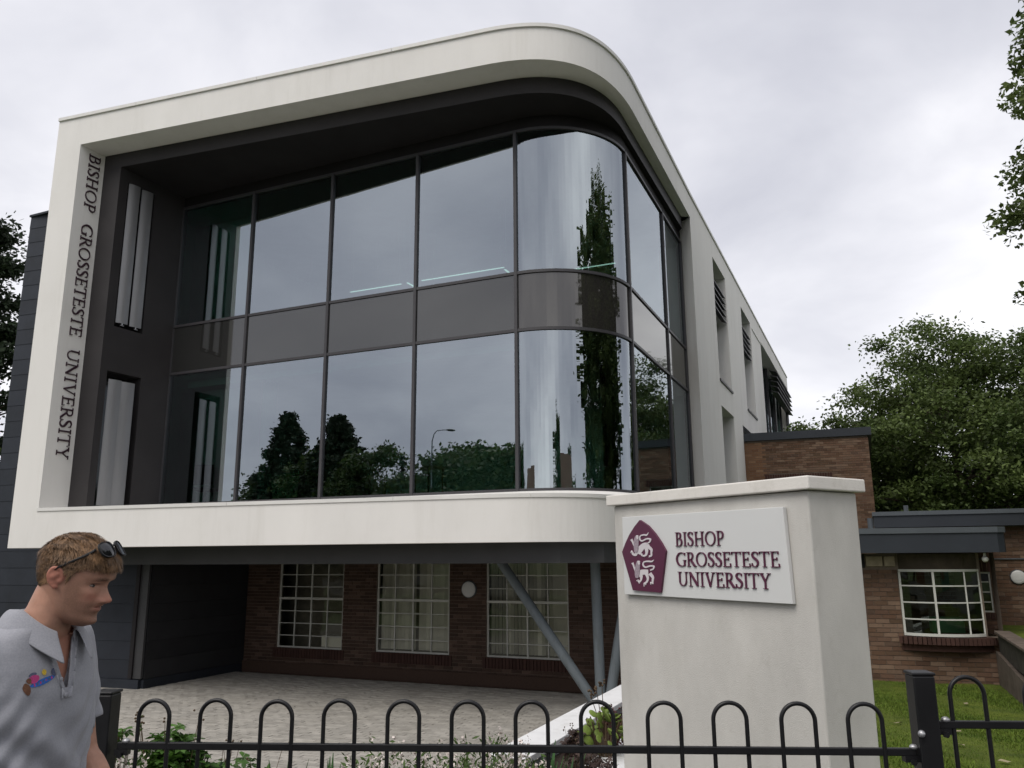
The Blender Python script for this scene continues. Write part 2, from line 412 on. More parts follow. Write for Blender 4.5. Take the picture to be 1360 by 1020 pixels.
ZT, ZS, ZD, ZL, ZB_ = KZ(10.93), KZ(10.27), KZ(9.95), KZ(2.65), KZ(1.93)
GL = [(-8.71, 0.0)] + [(-8.71 + 8.76 * i / 6, 0.0) for i in range(1, 6)] + \
     [(0.05 + 1.7 * math.sin(a), 1.7 - 1.7 * math.cos(a)) for a in np.linspace(0, math.pi / 2, 29)] + [(1.75, 1.7 + 5.4 * i / 6) for i in range(1, 7)]
assert len(GL) == len(OUT) == len(INN)
def off(path, d):
    o = []
    for i, p in enumerate(path):
        a = path[max(i - 1, 0)]; b = path[min(i + 1, len(path) - 1)]
        tx, ty = b[0] - a[0], b[1] - a[1]; l = math.hypot(tx, ty)
        o.append((p[0] + ty / l * d, p[1] - tx / l * d))
    return o
def ribbon(mb, pa, za, pb, zb, mi=0, flip=False):
    for i in range(len(pa) - 1):
        q = [(*pa[i], za), (*pa[i + 1], za), (*pb[i + 1], zb), (*pb[i], zb)]
        if flip: q.reverse()
        mb.quad(*q, mi)

def wall_open(mb, o, ux, L, z0, z1, openings, depth, mi=0, mir=0, back=True):
    """Wall face from o along the unit vector ux (seen from its right-hand side) with reveals going inwards."""
    nx = Vector((-ux[1], ux[0], 0))
    xs = sorted({0, L, *[v for q in openings for v in q[:2]]}); zs = sorted({z0, z1, *[v for q in openings for v in q[2:4]]})
    P = lambda a, z, d=0: tuple(Vector(o) + Vector((ux[0], ux[1], 0)) * a + nx * d + Vector((0, 0, z)))
    inside = lambda a, z: any(q[0] < a < q[1] and q[2] < z < q[3] for q in openings)
    for i in range(len(xs) - 1):
        for j in range(len(zs) - 1):
            if not inside((xs[i] + xs[i + 1]) / 2, (zs[j] + zs[j + 1]) / 2):
                mb.quad(P(xs[i], zs[j]), P(xs[i + 1], zs[j]), P(xs[i + 1], zs[j + 1]), P(xs[i], zs[j + 1]), mi)
    for q in openings:
        a, b, c, d = q[:4]
        mb.quad(P(a, c), P(a, d), P(a, d, depth), P(a, c, depth), mir); mb.quad(P(b, c), P(b, c, depth), P(b, d, depth), P(b, d), mir)
        mb.quad(P(a, d), P(b, d), P(b, d, depth), P(a, d, depth), mir); mb.quad(P(a, c), P(a, c, depth), P(b, c, depth), P(b, c), mir)

BRICK_MESH = {}
def brick_mesh(mname):
    if mname not in BRICK_MESH:
        mb = MB(); x, y, z = 0.5, 0.5, 0.5
        mb.box((0, 0, 0), (1, 1, 1)); BRICK_MESH[mname] = mb.mesh('brick', M[mname])
    return BRICK_MESH[mname]
def brick_wall(parent, o, ang, L, z0, z1, openings, mname='brick', limit=300, rank=None, seed=1, quoin=None, bl=0.215, bh=0.065, jt=0.010, keep=None):
    """Bricks laid course by course on a wall face: the LIMIT with the best rank as objects, the rest joined."""
    rng = random.Random(seed); ca, sa = math.cos(ang), math.sin(ang); pieces = []
    n = int((z1 - z0) / (bh + jt))
    for r in range(n):
        za = z0 + r * (bh + jt); zc = za + bh / 2; x = -(bl + jt) * (0.5 if r % 2 else 0.0)
        blocked = [(q[0], q[1]) for q in openings if q[2] < za + bh - .004 and q[3] > za + .004]
        while x < L:
            a, b = max(x, 0), min(x + bl, L); x += bl + jt
            segs = [(a, b)]
            for q in blocked:
                ns = []
                for u, v in segs:
                    if q[1] <= u or q[0] >= v: ns.append((u, v)); continue
                    if u < q[0] - jt: ns.append((u, q[0] - jt))
                    if v > q[1] + jt: ns.append((q[1] + jt, v))
                segs = ns
            for u, v in segs:
                if v - u > 0.035: pieces.append(((u + v) / 2, zc, v - u))
    if keep: pieces = [p for p in pieces if keep(p)]
    if rank: pieces.sort(key=rank)
    me = brick_mesh(mname); rest = MB()
    for i, (u, z, l) in enumerate(pieces):
        pr = 0.004 + rng.uniform(-.0025, .004); t = 0.09
        cx, cy = u * ca - (t / 2 - pr) * -sa, u * sa + (t / 2 - pr) * ca   # inwards is the left of the run
        c = (o[0] + cx, o[1] + cy, z); m2 = quoin(u, z) if quoin else mname
        if i < limit:
            b = bpy.data.objects.new('brick', brick_mesh(m2)); COL.objects.link(b); b.parent = parent
            b.location = c; b.rotation_euler = (0, 0, ang + rng.uniform(-.004, .004)); b.scale = (l, t, bh)
        else:
            rest.box(c, (l, t, bh), ang, 0 if m2 == mname else 1)
    if rest.f:
        b = rest.build('brickwork', [M[mname], M['brick_orange']], parent); b['kind'] = 'stuff'
# ------------------------------------------------------------------ ground, street, forecourt
def sheet(name, poly, z, m, parent=None):
    mb = MB(); mb.add([(x, y, z) for x, y in poly], (tuple(range(len(poly))),))
    return tag(mb.build(name, m, parent), kind='structure')
mb = MB()
for (ya, za), (yb, zb) in (((-900, -.30), (5.9, -.30)), ((5.9, -.30), (6.0, -1.0)), ((6.0, -1.0), (900, -1.0))):
    mb.quad((-900, ya, za), (900, ya, za), (900, yb, zb), (-900, yb, zb))
tag(mb.build('ground', M['meadow']), kind='structure')
mb = MB(); mb.span((-90, -2.6, -.5), (90, 3.42, 0.0)); pav = tag(mb.build('pavement', M['asphalt']), kind='structure')
for k in range(60):
    mb = MB(); mb.box((-29.6 + k, -2.66, -.06), (.985, .125, .13)); mb.build('kerb_stone', M['kerb'], pav, bevel=.01)
mb = MB(); mb.span((-90, -10.6, -.5), (90, -2.73, -.12)); tag(mb.build('road', M['asphalt']), kind='structure')
for k in range(-8, 9):
    mb = MB(); mb.span((k * 6 - 1, -6.72, -.119), (k * 6 + 1, -6.6, -.116)); tag(mb.build('road_marking', M['road_paint']), kind='structure')
mb = MB(); mb.span((-90, -13.2, -.5), (90, -10.75, 0.0)); tag(mb.build('far_pavement', M['asphalt']), kind='structure')
mb = MB(); mb.span((-90, -10.745, -.5), (90, -10.605, 0.005)); tag(mb.build('far_kerb', M['kerb']), kind='structure')

# soil bed between the railing and the forecourt
bed = [(-9, 3.44), (1.55, 3.44), (0.62, 6.0), (-9, 6.3)]
mb = MB(); mb.prism(bed, -1.2, 0.0); tag(mb.build('planting_bed', M['soil']), kind='structure')
# forecourt: a sand bed with block paving laid on it
fp = [W(-14, -8.9), W(2.5, -8.2), W(2.5, 2.3), W(-14, 2.3)]
fc = sheet('forecourt', [(p.x, p.y) for p in fp], GROUND - .03, M['paver_base'])
pieces = []
for r in range(118):
    s_ = -8.2 + r * .104 if False else -7.9 + r * .104
    if s_ > 2.25: break
    for k in range(72):
        e_ = -12.0 + k * .205 + (.1025 if r % 2 else 0)
        if e_ > 2.42: continue
        p = W(e_, s_)
        if p.y < 6.35 or (p.x < -.72 * p.y): continue
        if p.y - p.x * .1 > 25: continue
        pieces.append((e_, s_, p.y))
pieces = [q for q in pieces if q[2] > 9.0]
pieces.sort(key=lambda q: q[2] if q[2] > 10.4 else 99 + q[2])
mb = MB(); mb.box((0, 0, 0), (.198, .097, .05)); pm = mb.mesh('paving_block', M['paver'])
rest = MB(); rr = random.Random(4)
for i, (e_, s_, y) in enumerate(pieces):
    dz = rr.uniform(-.004, .003); p = W(e_, s_, GROUND - .02 + dz)
    if i < 300:
        b = bpy.data.objects.new('paving_block', pm); COL.objects.link(b); b.parent = fc
        b.location = p; b.rotation_euler = (rr.uniform(-.012, .012), rr.uniform(-.012, .012), BROT)
    else:
        rest.box(p, (.198, .097, .05), BROT)
b = rest.build('paving_blocks', M['paver'], fc); b['kind'] = 'stuff'

# lawn: falls gently from the street to the low wing
mb = MB(); n1_, n2_ = 40, 40
def lawn_z(s_): return 0.02 - .42 * max(0.0, min(1.0, (s_ + 10.6) / 12.9))
vs = []; fs = []
for j in range(n2_ + 1):
    s_ = -11.2 + 13.7 * j / n2_
    for i in range(n1_ + 1):
        e_ = 3.78 + 8.4 * i / n1_; p = W(e_, s_, lawn_z(s_) + .015 * math.sin(e_ * 3.1 + s_ * 1.7)); vs.append(p)
for j in range(n2_):
    for i in range(n1_):
        c = vs[j * (n1_ + 1) + i]
        if vs[(j + 1) * (n1_ + 1) + i + 1].y < 3.4: continue
        fs.append((j * (n1_ + 1) + i, j * (n1_ + 1) + i + 1, (j + 1) * (n1_ + 1) + i + 1, (j + 1) * (n1_ + 1) + i))
mb.add(vs, fs); tag(mb.build('lawn', M['lawn'], smooth=True), kind='structure')
# short grass blades
nb = 52000
ee = RNG.uniform(5.2, 7.6, nb); ss = RNG.uniform(-10.5, 2.35, nb)
X = A0.x + EX.x * ee + SX.x * ss; Y = A0.y + EX.y * ee + SX.y * ss
ok = (Y > 3.5) & (X > .36 * Y) & (X < .75 * Y); X, Y, ss = X[ok], Y[ok], ss[ok]; nb = len(X)
Z = 0.02 - .42 * np.clip((ss + 10.6) / 12.9, 0, 1) - .01
h = RNG.uniform(.018, .045, nb); an = RNG.uniform(0, 6.28, nb); wd = .006 + RNG.uniform(0, .004, nb)
V = np.zeros((nb, 3, 3)); dx, dy = np.cos(an) * wd, np.sin(an) * wd
V[:, 0] = np.stack([X - dx, Y - dy, Z], 1); V[:, 1] = np.stack([X + dx, Y + dy, Z], 1)
V[:, 2] = np.stack([X + RNG.normal(0, .015, nb), Y + RNG.normal(0, .015, nb), Z + h], 1)
M['blade'] = mat('grass_blade', (0.085, 0.150, 0.014), rough=.8, var=.2, scale=2.5, island=.3, col2=(.125, .175, .024), trans=.2)
g = np_mesh('grass', V.reshape(-1, 3), np.arange(nb * 3).reshape(-1, 3), M['blade']); tag(g, kind='stuff', label='short mown green grass covering the lawn beside the pillar', cat='grass')

# ------------------------------------------------------------------ university building
UB = empty('university_building', A0, BROT, 'modern white rendered building with dark glazed corner and overhanging frame', 'building')
mb = MB()
ribbon(mb, OUT, ZS, OUT, ZT); ribbon(mb, INN, ZS, OUT, ZS)                               # top band, its underside
ribbon(mb, OUT, ZB_, OUT, ZL)                                                            # lower band
ribbon(mb, OUT, ZL, off(GL, .02), 2.85)                                                  # sill slope
FL0, FL1, FJ = KP((-9.43, -2.85)), KP((-8.78, -2.78)), KP((-8.75, -2.19))
mb.quad((*FL0, ZL), (*FL1, ZL), (*FL1, ZS), (*FL0, ZS))                                  # left pillar
mb.quad((*FL1, ZL), (*FJ, ZL), (*FJ, ZS), (*FL1, ZS))                                    # its lettered jamb
mb.quad((FL0[0], 5, ZB_), (*FL0, ZB_), (*FL0, ZT), (FL0[0], 5, ZT))                      # outer left return
SIDE0 = (*OUT[-1], 0)
mb.quad((*OUT[-1], ZB_), (1.70, 7.22, ZB_), (1.70, 7.22, ZS), (*OUT[-1], ZS))            # jamb at the right
uf = off(OUT, -.5); ribbon(mb, OUT, ZB_, uf, ZB_, flip=True)
fr = mb.build('render_frame', M['render'], UB, smooth=True)
# side wall with deep window openings
SANG = math.atan2(1, -.0087); sux = (math.cos(rad(89.5)), math.sin(rad(89.5)), 0)
ops = [tuple(v * KF if i < 2 else KZ(v) for i, v in enumerate(q)) for q in ((3.1, 5.25, 6.60, 10.27), (8.45, 10.75, 6.60, 10.27), (3.1, 5.25, 2.7, 5.83), (7.0, 9.3, 2.7, 5.83))]
B0_, B1_ = 13.7 * KF, 24.6 * KF
BAY = (B0_, B1_ - .2, 6.2, ZS)
mb = MB(); wall_open(mb, SIDE0, sux, B0_, -1.0, ZT, ops, .55)
PS = lambda a, d, z: tuple(Vector(SIDE0) + Vector(sux) * a + Vector((-sux[1], sux[0], 0)) * d + Vector((0, 0, z)))
mb.quad(PS(B0_, 0, -1), PS(B1_, 0, -1), PS(B1_, 0, 6.2), PS(B0_, 0, 6.2)); mb.quad(PS(B0_, 0, ZS), PS(B1_, 0, ZS), PS(B1_, 0, ZT), PS(B0_, 0, ZT))
mb.quad(PS(B0_, 0, ZS), PS(B0_, .5, ZS), PS(B1_, .5, ZS), PS(B1_, 0, ZS)); mb.quad(PS(B0_, 0, 6.2), PS(B1_, 0, 6.2), PS(B1_, .5, 6.2), PS(B0_, .5, 6.2)); mb.quad(PS(B0_, 0, 6.2), PS(B0_, .5, 6.2), PS(B0_, .5, ZS), PS(B0_, 0, ZS))
mb.quad(PS(B1_, .5, -1), PS(B1_, 14, -1), PS(B1_, 14, ZT), PS(B1_, .5, ZT)); mb.quad(PS(B1_, 0, -1), PS(B1_, .5, -1), PS(B1_, .5, 6.2), PS(B1_, 0, 6.2)); mb.quad(PS(B1_, 0, ZS), PS(B1_, .5, ZS), PS(B1_, .5, ZT), PS(B1_, 0, ZT))
mb.build('side_wall', M['render'], UB)
mb = MB(); rp = [*OUT, PS(B1_, 0, 0)[:2], (FL0[0], 33)]
mb.add([(x, y, ZT - .05) for x, y in rp], (tuple(range(len(rp))),)); mb.build('roof', M['coping'], UB)
mb = MB(); mb.quad((FL0[0], 5, -1), (FL0[0], 33, -1), (FL0[0], 33, ZT), (FL0[0], 5, ZT)); mb.quad((FL0[0], 33, -1), (2.2, 33, -1), (2.2, 33, ZT), (FL0[0], 33, ZT)); mb.build('rear_wall', M['render'], UB)
# roof-edge copings and sill copings in lengths with open joints
cp = OUT + [PS(a, 0, 0)[:2] for a in np.linspace(.1, B1_, 12)]
cl = [0.0]
for i in range(1, len(cp)): cl.append(cl[-1] + math.dist(cp[i], cp[i - 1]))
def at_len(path, L, d):
    d = max(0, min(L[-1], d)); i = max(1, next(k for k in range(len(L)) if L[k] >= d - 1e-9)); t = (d - L[i - 1]) / (L[i] - L[i - 1] + 1e-12)
    return (path[i - 1][0] + (path[i][0] - path[i - 1][0]) * t, path[i - 1][1] + (path[i][1] - path[i - 1][1]) * t)
def coping(path, L, d0, d1, z0, z1, proud, inner, name, m, n=10):
    ds = sorted({d0, d1, *[x for x in L if d0 < x < d1]})
    pp = [at_len(path, L, d) for d in ds]; po = off(pp, proud); pi = off(pp, -inner); k = len(pp); mb = MB()
    for i in range(k - 1):
        mb.quad((*po[i], z0), (*po[i + 1], z0), (*po[i + 1], z1), (*po[i], z1)); mb.quad((*po[i], z1), (*po[i + 1], z1), (*pi[i + 1], z1), (*pi[i], z1))
        mb.quad((*pi[i], z0), (*pi[i + 1], z0), (*po[i + 1], z0), (*po[i], z0)); mb.quad((*pi[i], z1), (*pi[i + 1], z1), (*pi[i + 1], z0), (*pi[i], z0))
    mb.quad((*po[0], z0), (*po[0], z1), (*pi[0], z1), (*pi[0], z0)); mb.quad((*po[-1], z0), (*pi[-1], z0), (*pi[-1], z1), (*po[-1], z1))
    return mb.build(name, m, UB, smooth=True)
d = 0.0
for step in [2.1, 3.0, 3.0, 3.6] + [3.0] * 14:
    if d >= cl[-1]: break
    coping(cp, cl, d, min(d + step - .008, cl[-1]), ZT - .022, ZT + .050, .035, .30, 'roof_coping', M['coping']); d += step
sl = [0.0]
for i in range(1, len(OUT)): sl.append(sl[-1] + math.dist(OUT[i], OUT[i - 1]))
d = .65
for step in [4.4, 3.3, 2.4, 2.9, 3.0, 3.0]:
    if d >= sl[-1]: break
    coping(OUT, sl, d, min(d + step - .006, sl[-1]), ZL - .035, ZL + .028, .02, .10, 'sill_coping', M['coping']); d += step
# dark lining of the recess
mb = MB(); ribbon(mb, INN, ZD, INN, ZS - .002); mb.build('dark_fascia', M['dark_metal'], UB, smooth=True)
mb = MB(); ribbon(mb, off(GL, -.06), ZD + .002, INN, ZD + .002); ribbon(mb, off(GL, .004), 9.94, off(GL, .004), ZD + .01); mb.build('recess_soffit', M['dark_soffit'], UB, smooth=True)
mb = MB(); FI = KP((-8.3, -2.14)); mb.quad((*FJ, ZL), (*FI, ZL), (*FI, ZD + .004), (*FJ, ZD + .004))
mb.build('recess_lining', M['dark_metal'], UB)
mb = MB(); G0 = (-8.66, 0.02); iv = Vector((G0[0] - FI[0], G0[1] - FI[1], 0)); IL = iv.length; iv.normalize()
# seen from the right, so the run goes from the glass towards the street
wall_open(mb, (*FI, 0), tuple(iv), IL, ZL, ZD + .004, [(.22, .94, 6.6, KZ(9.70)), (.17, 1.02, 2.72, KZ(5.5))], .5)
mb.build('recess_side_wall', M['dark_metal'], UB)
nrm = Vector((-iv.y, iv.x, 0)); F3 = Vector((*FI, 0))
mb = MB(); q0 = F3 + nrm * .49 + iv * .0; q1 = F3 + nrm * .49 + iv * 1.3
mb.quad((*q0.xy, 2.6), (*q1.xy, 2.6), (*q1.xy, ZD), (*q0.xy, ZD)); mb.build('slit_glazing', M['spandrel'], UB)
for (d0, d1, z0, z1) in ((.275, .53, 6.70, KZ(9.69)), (.62, .88, 6.70, KZ(9.69)), (.25, .53, 2.79, KZ(5.34)), (.57, .86, 2.79, KZ(5.34))):
    mb = MB()
    ca = F3 + iv * d1 + nrm * -.02; cb = F3 + iv * d0 + nrm * .03
    n_ = 8; pts = []
    for i in range(n_ + 1):
        t = i / n_; c = ca.lerp(cb, t); b_ = math.sin(t * math.pi) * .020; pts.append((c.x - nrm.x * b_, c.y - nrm.y * b_))
    for i in range(n_): mb.quad((*pts[i + 1], z0), (*pts[i], z0), (*pts[i], z1), (*pts[i + 1], z1))
    back = [(c[0] + nrm.x * .012, c[1] + nrm.y * .012) for c in pts]
    for i in range(n_):
        mb.quad((*back[i], z0), (*back[i + 1], z0), (*back[i + 1], z1), (*back[i], z1)); mb.quad((*pts[i], z0), (*pts[i + 1], z0), (*back[i + 1], z0), (*back[i], z0))
    f_ = mb.build('shading_fin', M['alu'], UB, smooth=True)
    mb = MB(); c = ca.lerp(cb, .5); mb.tube([(c.x - nrm.x * .02, c.y - nrm.y * .02, z0 - .045), (c.x - nrm.x * .02, c.y - nrm.y * .02, z0)], .012, 6)
    mb.box((c.x - nrm.x * .02, c.y - nrm.y * .02, z0 - .05), (.09, .02, .014), math.atan2(iv.y, iv.x)); mb.build('fin_bracket', M['galv'], f_)
# curtain wall
CW = empty('curtain_wall'); CW.parent = UB
ZR = [(2.85, 5.85), (5.85, 6.98), (6.98, 9.95)]
BAYS = [(-8.71, -6.51), (-6.51, -4.33), (-4.33, -2.2), (-2.2, 0.0)]
for e0, e1 in BAYS:
    for r, (z0, z1) in enumerate(ZR):
        mb = MB(); mb.span((e0 + .035, -.008, z0 + .035), (e1 - .035, .008, z1 - .035)) if r == 1 else mb.quad((e0 + .03, 0, z0 + .03), (e1 - .03, 0, z0 + .03), (e1 - .03, 0, z1 - .03), (e0 + .03, 0, z1 - .03))
        mb.build('spandrel_panel' if r == 1 else 'glass_pane', M['spandrel'] if r == 1 else M['glass'], CW)
arc = [(0.0, 0.0)] + [(0.05 + 1.7 * math.sin(a), 1.7 - 1.7 * math.cos(a)) for a in np.linspace(0, math.pi / 2 - .03, 40)]
for r, (z0, z1) in enumerate(ZR):
    mb = MB(); ribbon(mb, arc, z0 + .03, arc, z1 - .03)
    mb.build('spandrel_panel' if r == 1 else 'glass_pane', M['spandrel_curved'] if r == 1 else M['glass_curved'], CW, smooth=True)
SB = [(1.66, 4.95), (4.95, 7.12)]
for s0, s1 in SB:
    for r, (z0, z1) in enumerate(ZR):
        mb = MB()
        if r == 1: mb.span((1.742, s0 + .035, z0 + .035), (1.758, s1 - .035, z1 - .035))
        else: mb.quad((1.75, s0 + .03, z0 + .03), (1.75, s1 - .03, z0 + .03), (1.75, s1 - .03, z1 - .03), (1.75, s0 + .03, z1 - .03))
        mb.build('spandrel_panel' if r == 1 else 'glass_pane', M['spandrel'] if r == 1 else M['glass'], CW)
for e in (-8.68, -6.51, -4.33, -2.2, 0.0):
    mb = MB(); mb.span((e - .03, -.045, 2.80), (e + .03, .10, 9.948)); mb.build('mullion', M['mullion'], CW)
for s in (1.66, 4.95, 7.06):
    mb = MB(); mb.span((1.66, s - .03, 2.80), (1.795, s + .03, 9.948)); mb.build('mullion', M['mullion'], CW)
for z in (2.87, 5.85, 6.98, 9.93):
    mb = MB(); po, pi = off(GL, .035), off(GL, -.085)
    ribbon(mb, po, z - .028, po, z + .028); ribbon(mb, po, z + .028, pi, z + .028); ribbon(mb, pi, z - .028, po, z - .028)
    mb.build('transom', M['mullion'], CW, smooth=True)
# rooms behind the glass
mb = MB()
for zf, zc in ((2.78, 5.8), (6.95, 9.94)):
    pl_ = off(GL, -.09)[:-1] + [(1.66, 7.1), (1.6, 7.4), (-9.3, 7.4), (-9.3, .09)]
    k_ = len(pl_)
    mb.add([(x_, y_, zf) for x_, y_ in pl_], (tuple(range(k_)),), 1); mb.add([(x_, y_, zc) for x_, y_ in pl_], (tuple(reversed(range(k_))),), 0)
    mb.quad((-9.3, 7.4, zf), (1.6, 7.4, zf), (1.6, 7.4, zc), (-9.3, 7.4, zc), 0)
    mb.quad((-9.3, .12, zf), (-9.3, 7.4, zf), (-9.3, 7.4, zc), (-9.3, .12, zc), 0)
mb.build('room_lining', [M['interior'], M['carpet']], UB)
mb = MB()
for z0, z1 in ((5.80, 5.80), ):
    mb.box((-4.4, .6, 5.72), (8.6, .05, .16))
mb.build('ceiling_bulkhead', M['interior'], UB)
for zf, zc in ((2.78, 5.64), (6.95, 9.94)):
    mb = MB(); mb.span((-9.28, 1.0, zf + .004), (-7.35, 1.12, zc - .004)); mb.build('partition_wall', M['interior'], UB)
for e_, s_ in ((1.15, 2.1), (-7.05, 1.5)):
    mb = MB(); mb.tube([(e_, s_, 2.78), (e_, s_, 5.8)], .17, 16); mb.build('inner_column', M['green_paint'], UB, smooth=True)
# ceiling over the undercroft, beam and raking columns
mb = MB(); P = uf + [(1.6, 9), (-10.0, 9)]
mb.add([(x, y, ZB_ + .003) for x, y in P], (tuple(reversed(range(len(P)))),)); mb.build('undercroft_ceiling', M['clad_black'], UB)
bo = [(-9.3, -1.34), (-4, -1.15), (.2, -.98), (1.1, -.85), (1.7, -.4), (1.9, .3), (1.9, 6.2)]
mb = MB(); bi = off(bo, -.28)
ribbon(mb, bo, 1.60, bo, 1.941); ribbon(mb, bi, 1.60, bo, 1.60); ribbon(mb, bi, 1.60, bi, 1.941, flip=True)
mb.build('steel_beam', M['beam'], UB)
for pts in (((-.62, .6, 1.62), (1.26, .6, -.9)), ((1.21, .62, 1.62), (1.25, .62, -.9)), ((1.86, .66, 1.66), (1.36, .64, -.9))):
    mb = MB(); mb.tube(pts, .088, 16); c_ = mb.build('raking_column', M['column'], UB, smooth=True)
mb = MB(); mb.tube([(1.28, .62, -.9), (1.28, .62, -.86)], .26, 20); mb.build('column_base_plate', M['column'], UB, smooth=True)
# slate cladding: the block left of the white frame and the enclosure under it
def clad(o, ang, L, z0, z1, bh, m, name='cladding_board', skip=None):
    ca, sa = math.cos(ang), math.sin(ang); z = z0
    while z < z1 - .02:
        h = min(bh, z1 - z); mb = MB()
        a = (o[0], o[1]); b = (o[0] + ca * L, o[1] + sa * L); nx, ny = -sa, ca
        t0, t1 = .006, -.002             # a lapped board: its foot stands proud
        mb.hexa([(a[0] - nx * t0, a[1] - ny * t0, z + .004), (b[0] - nx * t0, b[1] - ny * t0, z + .004), (b[0] + nx * .03, b[1] + ny * .03, z + .004), (a[0] + nx * .03, a[1] + ny * .03, z + .004),
                 (a[0] - nx * t1, a[1] - ny * t1, z + h), (b[0] - nx * t1, b[1] - ny * t1, z + h), (b[0] + nx * .03, b[1] + ny * .03, z + h), (a[0] + nx * .03, a[1] + ny * .03, z + h)])
        mb.build(name, m, UB); z += h
ca = math.atan2(.5, 4.5)
F0 = (-12.8, -.95)
clad(F0, ca, 4.55, -.72, 1.905, .375, M['clad']); clad(F0, ca, 2.72, 1.905, 10.1, .375, M['clad'])
mb = MB(); Lv = Vector((math.cos(ca), math.sin(ca), 0)); F1 = (F0[0] + Lv.x * 4.55, F0[1] + Lv.y * 4.55)
mb.prism([(F0[0] + .0, F0[1] + .035), (F1[0], F1[1] + .035), (F1[0], 2.4), (-12.8, 9)], -.9, 1.90); mb.prism([(F0[0], F0[1] + .035), (-10.12, F0[1] + .035 + 2.68 * .111), (-10.12, 6), (-12.8, 9)], 1.902, 10.08); mb.build('clad_block', M['clad_black'], UB)
mb = MB(); mb.span((-12.83, -.98, 10.1), (-10.14, 6, 10.15)); mb.build('block_roof_edge', M['clad'], UB)
clad((F1[0] + .03, F1[1] + .035), math.pi / 2, 2.9, -.72, 1.6, .375, M['clad_black'])
mb = MB(); mb.span((F1[0] - .30, F1[1] - .09, -.7), (F1[0] - .20, F1[1] - .02, 1.62)); mb.build('gap_shade_strip', M['dark_soffit'], UB)  # solid dark strip standing in for the shade of a gap
mb = MB(); mb.span((F1[0] - .2, F1[1] - .05, -.7), (F1[0] + .02, F1[1] + .0, 1.60)); mb.build('corner_trim', M['beam'], UB)
mb = MB(); mb.box((F1[0] - 2.2, F1[1] - .27, -.83), (4.4, .10, .22), ca); mb.box((F1[0] - .0, F1[1] + 1.45, -.83), (.12, 2.9, .22)); mb.build('brick_plinth', M['clad'], UB)
# windows of the white side wall
for i, (a, b, c, d_) in enumerate(ops[:4]):
    f_ = MB()
    for (u0, u1, v0, v1) in ((a, a + .06, c, d_), (b - .06, b, c, d_), (a + .06, b - .06, c, c + .06), (a + .06, b - .06, d_ - .06, d_), ((a + b) / 2 - .03, (a + b) / 2 + .03, c + .06, d_ - .06)):
        p = [PS(u0, .40, v0), PS(u1, .40, v0), PS(u1, .48, v0), PS(u0, .48, v0), PS(u0, .40, v1), PS(u1, .40, v1), PS(u1, .48, v1), PS(u0, .48, v1)]; f_.hexa(p)
    win = f_.build('side_window', M['mullion'], UB)
    mb = MB(); mb.quad(PS(a, .45, c), PS(b, .45, c), PS(b, .45, d_), PS(a, .45, d_)); mb.build('pane', M['glass'], win)
    mb = MB(); mb.hexa([PS(a - .02, -.04, c - .06), PS(b + .02, -.04, c - .06), PS(b + .02, .42, c - .06), PS(a - .02, .42, c - .06), PS(a - .02, -.04, c + .004), PS(b + .02, -.04, c + .004), PS(b + .02, .42, c + .03), PS(a - .02, .42, c + .03)])
    mb.build('window_sill', M['mullion'], win)
    if c > 6.3:
        lv = MB().build('louvre', M['dark_metal'], UB) if False else None
        for k in range(5):
            z = KZ(9.62) - k * .21; mb = MB()
            mb.hexa([PS(a + .04, .02, z - .03), PS(b - .04, .02, z - .03), PS(b - .04, .20, z + .07), PS(a + .04, .20, z + .07), PS(a + .04, .02, z), PS(b - .04, .02, z), PS(b - .04, .20, z + .10), PS(a + .04, .20, z + .10)])
            mb.build('louvre_slat', M['mullion'], win)
mb = MB(); a, b, c, d_ = BAY
mb.quad(PS(a, .5, c), PS(b, .5, c), PS(b, .5, d_), PS(a, .5, d_)); bw = mb.build('bay_glazing', M['glass'], UB)
for u in (a + .1, a + 2.7, a + 5.4, a + 8.0, b - .1):
    mb = MB(); mb.hexa([PS(u - .05, .38, c), PS(u + .05, .38, c), PS(u + .05, .49, c), PS(u - .05, .49, c), PS(u - .05, .38, d_), PS(u + .05, .38, d_), PS(u + .05, .49, d_), PS(u - .05, .49, d_)]); mb.build('bay_mullion', M['mullion'], bw)
for k in range(5):
    z = KZ(9.95) - k * .25; mb = MB(); u0, u1 = a + 4.7, b + .9
    mb.hexa([PS(u0, -.12, z - .03), PS(u1, -.12, z - .03), PS(u1, .22, z + .08), PS(u0, .22, z + .08), PS(u0, -.12, z), PS(u1, -.12, z), PS(u1, .22, z + .11), PS(u0, .22, z + .11)])
    mb.build('louvre_slat', M['mullion'], bw)
for u in (b + .1, b + .5, b + .85):
    mb = MB(); p = PS(u, .15, 0); mb.tube([(p[0], p[1], 6.0), (p[0], p[1], 10.2)], .045, 8); mb.build('louvre_post', M['mullion'], bw, smooth=True)
mb = MB(); mb.hexa([PS(11.4, -.03, KZ(10.12)), PS(14.2, -.03, KZ(10.12)), PS(14.2, .2, KZ(10.12)), PS(11.4, .2, KZ(10.12)), PS(11.4, -.03, KZ(10.17)), PS(14.2, -.03, KZ(10.17)), PS(14.2, .2, KZ(10.17)), PS(11.4, .2, KZ(10.17))]); mb.build('pier_trim', M['coping'], UB)
